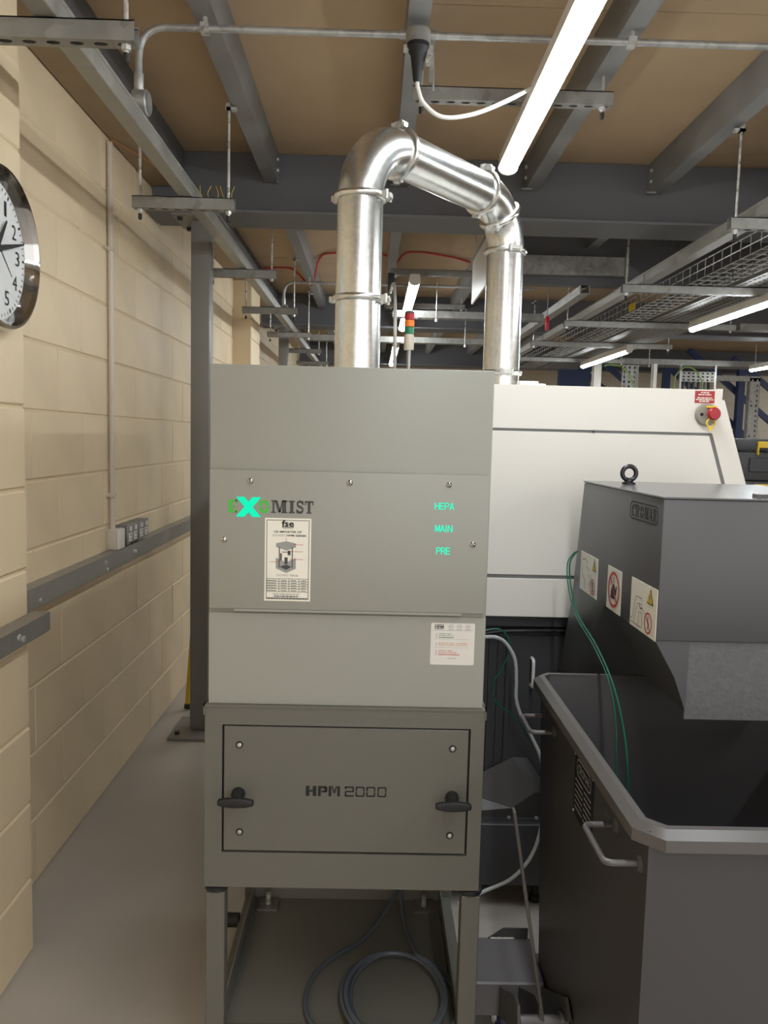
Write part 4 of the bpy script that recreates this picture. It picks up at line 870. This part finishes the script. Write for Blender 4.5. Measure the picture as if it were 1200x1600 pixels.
# discharge chute below
MB().add([(CX0, 1.665, 1.096), (.690, 1.665, 1.096), (.69, 1.668, .94), (.662, 1.668, 1.015), (CX0, 2.03, 1.096), (.690, 2.03, 1.096), (.69, 1.95, .94), (.662, 1.95, 1.015)], [(0,1,2,3), (7,6,5,4), (0,3,7,4), (3,2,6,7), (1,5,6,2), (0,4,5,1)]).build('chute_side', 'conveyor_grey', cv)
MB().box(.688, CX1, 1.668, 1.674, .922, 1.0955).build('rubber_flap', 'rubber_flap', cv, bevel=.001)
MB().box(.69, CX1, 1.675, 1.95, .95, 1.0955).build('chute', 'bin_inside', cv)
pc = Pl((CX0, 0, 0), (0,-1,0), (0,0,1))          # u = -Y
decal(pc, stroke(rrect(-1.873, 1.342, -1.690, 1.381, .014), .0035, True), 'logo_outline', 'print_black', cv)
word(pc, [('C', -1.862, -1.838), ('R', -1.834, -1.808), ('O', -1.804, -1.780), ('M', -1.776, -1.748), ('A', -1.746, -1.722), ('R', -1.719, -1.698)], 'lettering', 'print_black', cv, 1.3475, 1.3755)
def csticker(a, b, c, d, m='paper'):
    s = MB().box(CX0-.0014, CX0-.0004, -b, -a, c, d).build('warning_sticker', m, cv, smooth=False); return s, Pl((CX0-.0014, 0, 0), (0,-1,0), (0,0,1))
O5 = .0005
def warn_tri(p, s, u, v, w, h):
    decal(p, [[(u, v), (u+w, v), (u+w/2, v+h)]], 'triangle', 'print_black', s, O5); decal(p, [[(u+w*.13, v+h*.08), (u+w*.87, v+h*.08), (u+w/2, v+h*.84)]], 'triangle_fill', 'print_yellow', s, O5*2); decal(p, [rect(u+w*.45, v+h*.3, u+w*.55, v+h*.6), rect(u+w*.45, v+h*.16, u+w*.55, v+h*.24)], 'mark', 'print_black', s, O5*3)
def prohibit(p, s, u, v, r, w):
    decal(p, ring(u, v, r, r, w, w), 'prohibition_ring', 'print_red', s, O5*2); decal(p, stroke([(u-r*.65, v+r*.65), (u+r*.65, v-r*.65)], w*.8), 'prohibition_bar', 'print_red', s, O5*3)
s, p = csticker(-2.289, -2.113, 1.092, 1.203); s['label'] = 'white sticker with yellow triangle, farthest of three'
decal(p, stroke([(-2.275, 1.185), (-2.262, 1.18), (-2.235, 1.187), (-2.215, 1.178), (-2.225, 1.165), (-2.195, 1.16), (-2.205, 1.145), (-2.185, 1.14), (-2.19, 1.115)], .002) + stroke([(-2.28, 1.175), (-2.265, 1.14), (-2.235, 1.125), (-2.23, 1.10)], .002) + stroke([(-2.18, 1.15), (-2.16, 1.13)], .0018), 'line_drawing', 'print_dark', s, O5)
warn_tri(p, s, -2.165, 1.165, .036, .034); prohibit(p, s, -2.155, 1.119, .022, .0035); decal(p, [rect(-2.159, 1.105, -2.151, 1.133)], 'figure', 'print_dark', s, O5)
s, p = csticker(-2.022, -1.908, 1.094, 1.203); s['label'] = 'white sticker with large red prohibition ring'
prohibit(p, s, -1.965, 1.149, .046, .008); decal(p, [[(-1.99, 1.125), (-1.955, 1.125), (-1.95, 1.15), (-1.965, 1.165), (-1.985, 1.15)], rect(-1.969, 1.165, -1.965, 1.18), [(-1.952, 1.135), (-1.943, 1.14), (-1.94, 1.16), (-1.948, 1.162)]], 'figure', 'print_black', s, O5)
s, p = csticker(-1.833, -1.662, 1.094, 1.206); s['label'] = 'white sticker with yellow triangle, nearest of three'
decal(p, stroke([(-1.829, 1.112), (-1.817, 1.112), (-1.795, 1.168), (-1.756, 1.168), (-1.756, 1.154), (-1.784, 1.154), (-1.806, 1.103), (-1.829, 1.103)], .0016) + stroke([(-1.806, 1.103), (-1.75, 1.103)], .0018) + stroke([(-1.775, 1.103), (-1.775, 1.135), (-1.75, 1.135), (-1.75, 1.106)], .0016) + stroke([(-1.77, 1.152), (-1.765, 1.145), (-1.752, 1.148)], .003) + stroke([(-1.752, 1.147), (-1.728, 1.138)], .0014), 'line_drawing', 'print_dark', s, O5)
warn_tri(p, s, -1.723, 1.166, .040, .036); prohibit(p, s, -1.710, 1.123, .024, .004); decal(p, stroke([(-1.708, 1.138), (-1.714, 1.13), (-1.706, 1.122), (-1.713, 1.108)], .0035), 'figure', 'print_dark', s, O5)
# conveyor foot behind the bin
MB().box(.66, 1.08, 2.40, 2.49, 0, .74).build('support_leg', 'conveyor_grey', cv)

# hoses
gh = [(.606, 2.30, 1.20), (.585, 2.30, 1.165), (.583, 2.27, 1.10), (.59, 2.20, 1.03), (.60, 2.05, .985), (.60, 1.90, .935), (.60, 1.80, .86), (.60, 1.75, .77), (.605, 1.75, .62), (.62, 1.74, .40)]
tag(MB().tube(spline(gh, 8), .0024, 8).build('green_hose', 'hose_green'), 'thin green hose hanging from the conveyor head into the bin', 'hose')
gh2 = [(p[0]-.004, p[1]+.012, p[2]-.004) for p in gh[:6]] + [(.592, 1.83, .86), (.59, 1.80, .75), (.6, 1.79, .5)]
tag(MB().tube(spline(gh2, 8), .0017, 8).build('green_hose', 'hose_green'), 'second thinner green hose beside the one hanging into the bin', 'hose')
tag(MB().tube(spline([(.30, 2.42, .90), (.36, 2.42, .906), (.40, 2.44, .90), (.432, 2.45, .88), (.462, 2.45, .83), (.47, 2.45, .76), (.472, 2.45, .70), (.49, 2.45, .645), (.53, 2.45, .57), (.56, 2.44, .50), (.575, 2.435, .38), (.55, 2.43, .22), (.48, 2.41, .13), (.38, 2.39, .09), (.30, 2.37, .06)], 8), .0058, 10).build('grey_hose', 'hose_grey'), 'pale grey hose curving down between cabinet and bin', 'hose')
tag(MB().tube(spline([(.33, 2.47, .905), (.41, 2.47, .92), (.445, 2.47, .885), (.445, 2.47, .84), (.42, 2.47, .78), (.402, 2.47, .75), (.402, 2.47, .70), (.425, 2.47, .668), (.46, 2.47, .645), (.50, 2.465, .60), (.545, 2.462, .53)], 8), .0026, 8).build('green_hose', 'hose_green'), 'thin green hose looping behind the grey hose on the dark machine base', 'hose')
tag(MB().tube(spline([(.33, 2.51, .885), (.42, 2.52, .900), (.52, 2.52, .905), (.66, 2.53, .905), (.75, 2.54, .903)], 8), .007, 8).build('black_hose', 'black'), 'black hose running along the slot of the dark machine base', 'hose')

# ================================================================== FAR RIGHT
# tool cases on a bench
t = thing('workbench', 'dark workbench holding the stacked tool cases', 'bench', (2.35, 4.8, 0))
MB().box(1.95, 3.2, 4.35, 5.0, 1.04, 1.09).build('bench_top', 'machine_dark', t, bevel=.004)
for x in (1.98, 3.12):
    for y in (4.38, 4.92): MB().box(x, x+.05, y, y+.05, 0, 1.04).build('leg', 'rack_blue', t)
for i, (z, lb) in enumerate(((1.0905, 'black tool case with yellow latch, lower of the stack by the machine'), (1.327, 'black tool case with yellow latch, top of the stack by the machine'))):
    t = thing('tool_case', lb, 'tool case', (2.35, 4.6, z), 'stacked tool cases')
    MB().box(2.03, 2.62, 4.42, 4.80, z, z+.165).build('body', 'case_black', t, bevel=.014, seg=2)
    MB().box(2.02, 2.63, 4.41, 4.81, z+.168, z+.235).build('lid', 'case_black', t, bevel=.012, seg=2)
    MB().box(2.10, 2.55, 4.408, 4.4195, z+.05, z+.13).build('front_recess', 'case_black', t, bevel=.004)
    for x in (2.165, 2.43):
        MB().box(x-.03, x+.055, 4.395, 4.409, z+.185, z+.22).box(x-.03, x-.02, 4.395, 4.4195, z+.145, z+.19).box(x+.045, x+.055, 4.395, 4.4195, z+.145, z+.19).build('latch', 'yellow', t, bevel=.003)
# posts, vertical tray and earth cable hanging below the long cross tray
for x, w, lb in ((2.36, .045, 'white strut post rising behind the white machine, left of the vertical tray'), (2.975, .024, 'thin white strut post behind the white machine, right of the vertical tray')):
    tag(MB().box(x-w, x-w+.004, 8.5, 8.56, 0, 2.37).box(x+w-.004, x+w, 8.5, 8.56, 0, 2.37).box(x-w, x+w, 8.5, 8.504, 0, 2.37).build('strut_post', 'plastic_white'), lb, 'post', 'white strut posts')
t = thing('vertical_tray', 'perforated cable tray dropping vertically behind the white machine', 'cable tray', (2.7, 8.55, 0))
MB().slots((2.62, 8.5, 1.0), (0,0,1), (1,0,0), .05, .16/3, 27, 3, .6, .4).build('perforated_base', 'galv', t, smooth=False)
for x in (2.62, 2.78): MB().box(x-.003, x+.003, 8.46, 8.5, 0, 2.35).build('side_flange', 'galv', t)
tag(MB().tube(spline([(2.40, 8.40, 2.33), (2.50, 8.40, 2.34), (2.62, 8.40, 2.30), (2.71, 8.41, 2.15), (2.74, 8.42, 1.9), (2.74, 8.42, 1.2), (2.74, 8.42, 0.01)], 6), .010, 8).build('earth_cable', 'earth_green'), 'green and yellow earth cable arching down beside the vertical tray', 'cable')
tag(MB().tube(spline([(3.14, 8.38, .01), (3.14, 8.38, 1.5), (3.14, 8.38, 2.15), (3.17, 8.38, 2.27), (3.25, 8.38, 2.335), (3.34, 8.38, 2.31), (3.41, 8.38, 2.22), (3.44, 8.38, 2.1), (3.44, 8.38, 1.3), (3.44, 8.38, .01)], 6), .008, 8).build('earth_cable', 'earth_green'), 'second green and yellow earth cable looping at the right of the white posts', 'cable')
t = thing('gland_rack', 'perforated bracket with a row of dark cables under the cross tray', 'bracket', (3.42, 8.5, 0))
MB().slots((3.24, 8.45, 2.19), (1,0,0), (0,0,1), .05, .035, 7, 3, .55, .5).build('perforated_plate', 'galv_dull', t, smooth=False)
for x in (3.23, 3.60): MB().box(x-.01, x+.01, 8.45, 8.47, 0, 2.37).build('side_post', 'galv', t)
for k in range(6): MB().cyl((3.27+.055*k, 8.48, 1.7), (3.27+.055*k, 8.48, 2.25), .016, n=8).build('cable', 'black', t)
# strut portal and blue stairs
t = thing('strut_portal', 'perforated steel post beside the blue stair post at the right edge', 'post', (4.55, 9.6, 0))
MB().slots((4.49, 9.55, 0), (0,0,1), (1,0,0), .06, .06, 39, 2, .5, .4).build('perforated_face', 'galv', t, smooth=False)
for x in (4.49, 4.61): MB().box(x-.003, x+.003, 9.55, 9.62, 0, 2.36).build('flange', 'galv', t)
MB().box(4.0, 4.613, 9.55, 9.62, 2.30, 2.36).build('cross_strut', 'galv', t)
stx = thing('blue_staircase', 'dark blue steel staircase with handrails far behind the white machine', 'stairs', (5, 11.0, 0))
for i, x in enumerate((4.02, 5.06)):
    MB().box(x-.045, x+.045, 11.0, 11.09, 0, 2.6).build('post', 'rack_blue', stx)
def flight(x0, z0, x1, z1, y):
    MB().bar((x0, y, z0), (x1, y, z1), .05, .075).build('stringer', 'rack_blue', stx)
flight(4.05, 2.62, 6.9, .30, 11.14); flight(4.05, 2.86-.2, 4.1, 2.60, 11.14)
flight(4.35, 2.84, 7.0, .72, 11.14); flight(2.9, 2.84, 4.2, 1.82, 11.14); flight(2.9, 2.5, 4.2, 1.48, 11.14); flight(5.0, 2.75, 7.2, 1.1, 11.2)
MB().box(2.55, 2.98, 11.08, 11.2, 1.4, 2.84).build('side_plate', 'rack_blue', stx)
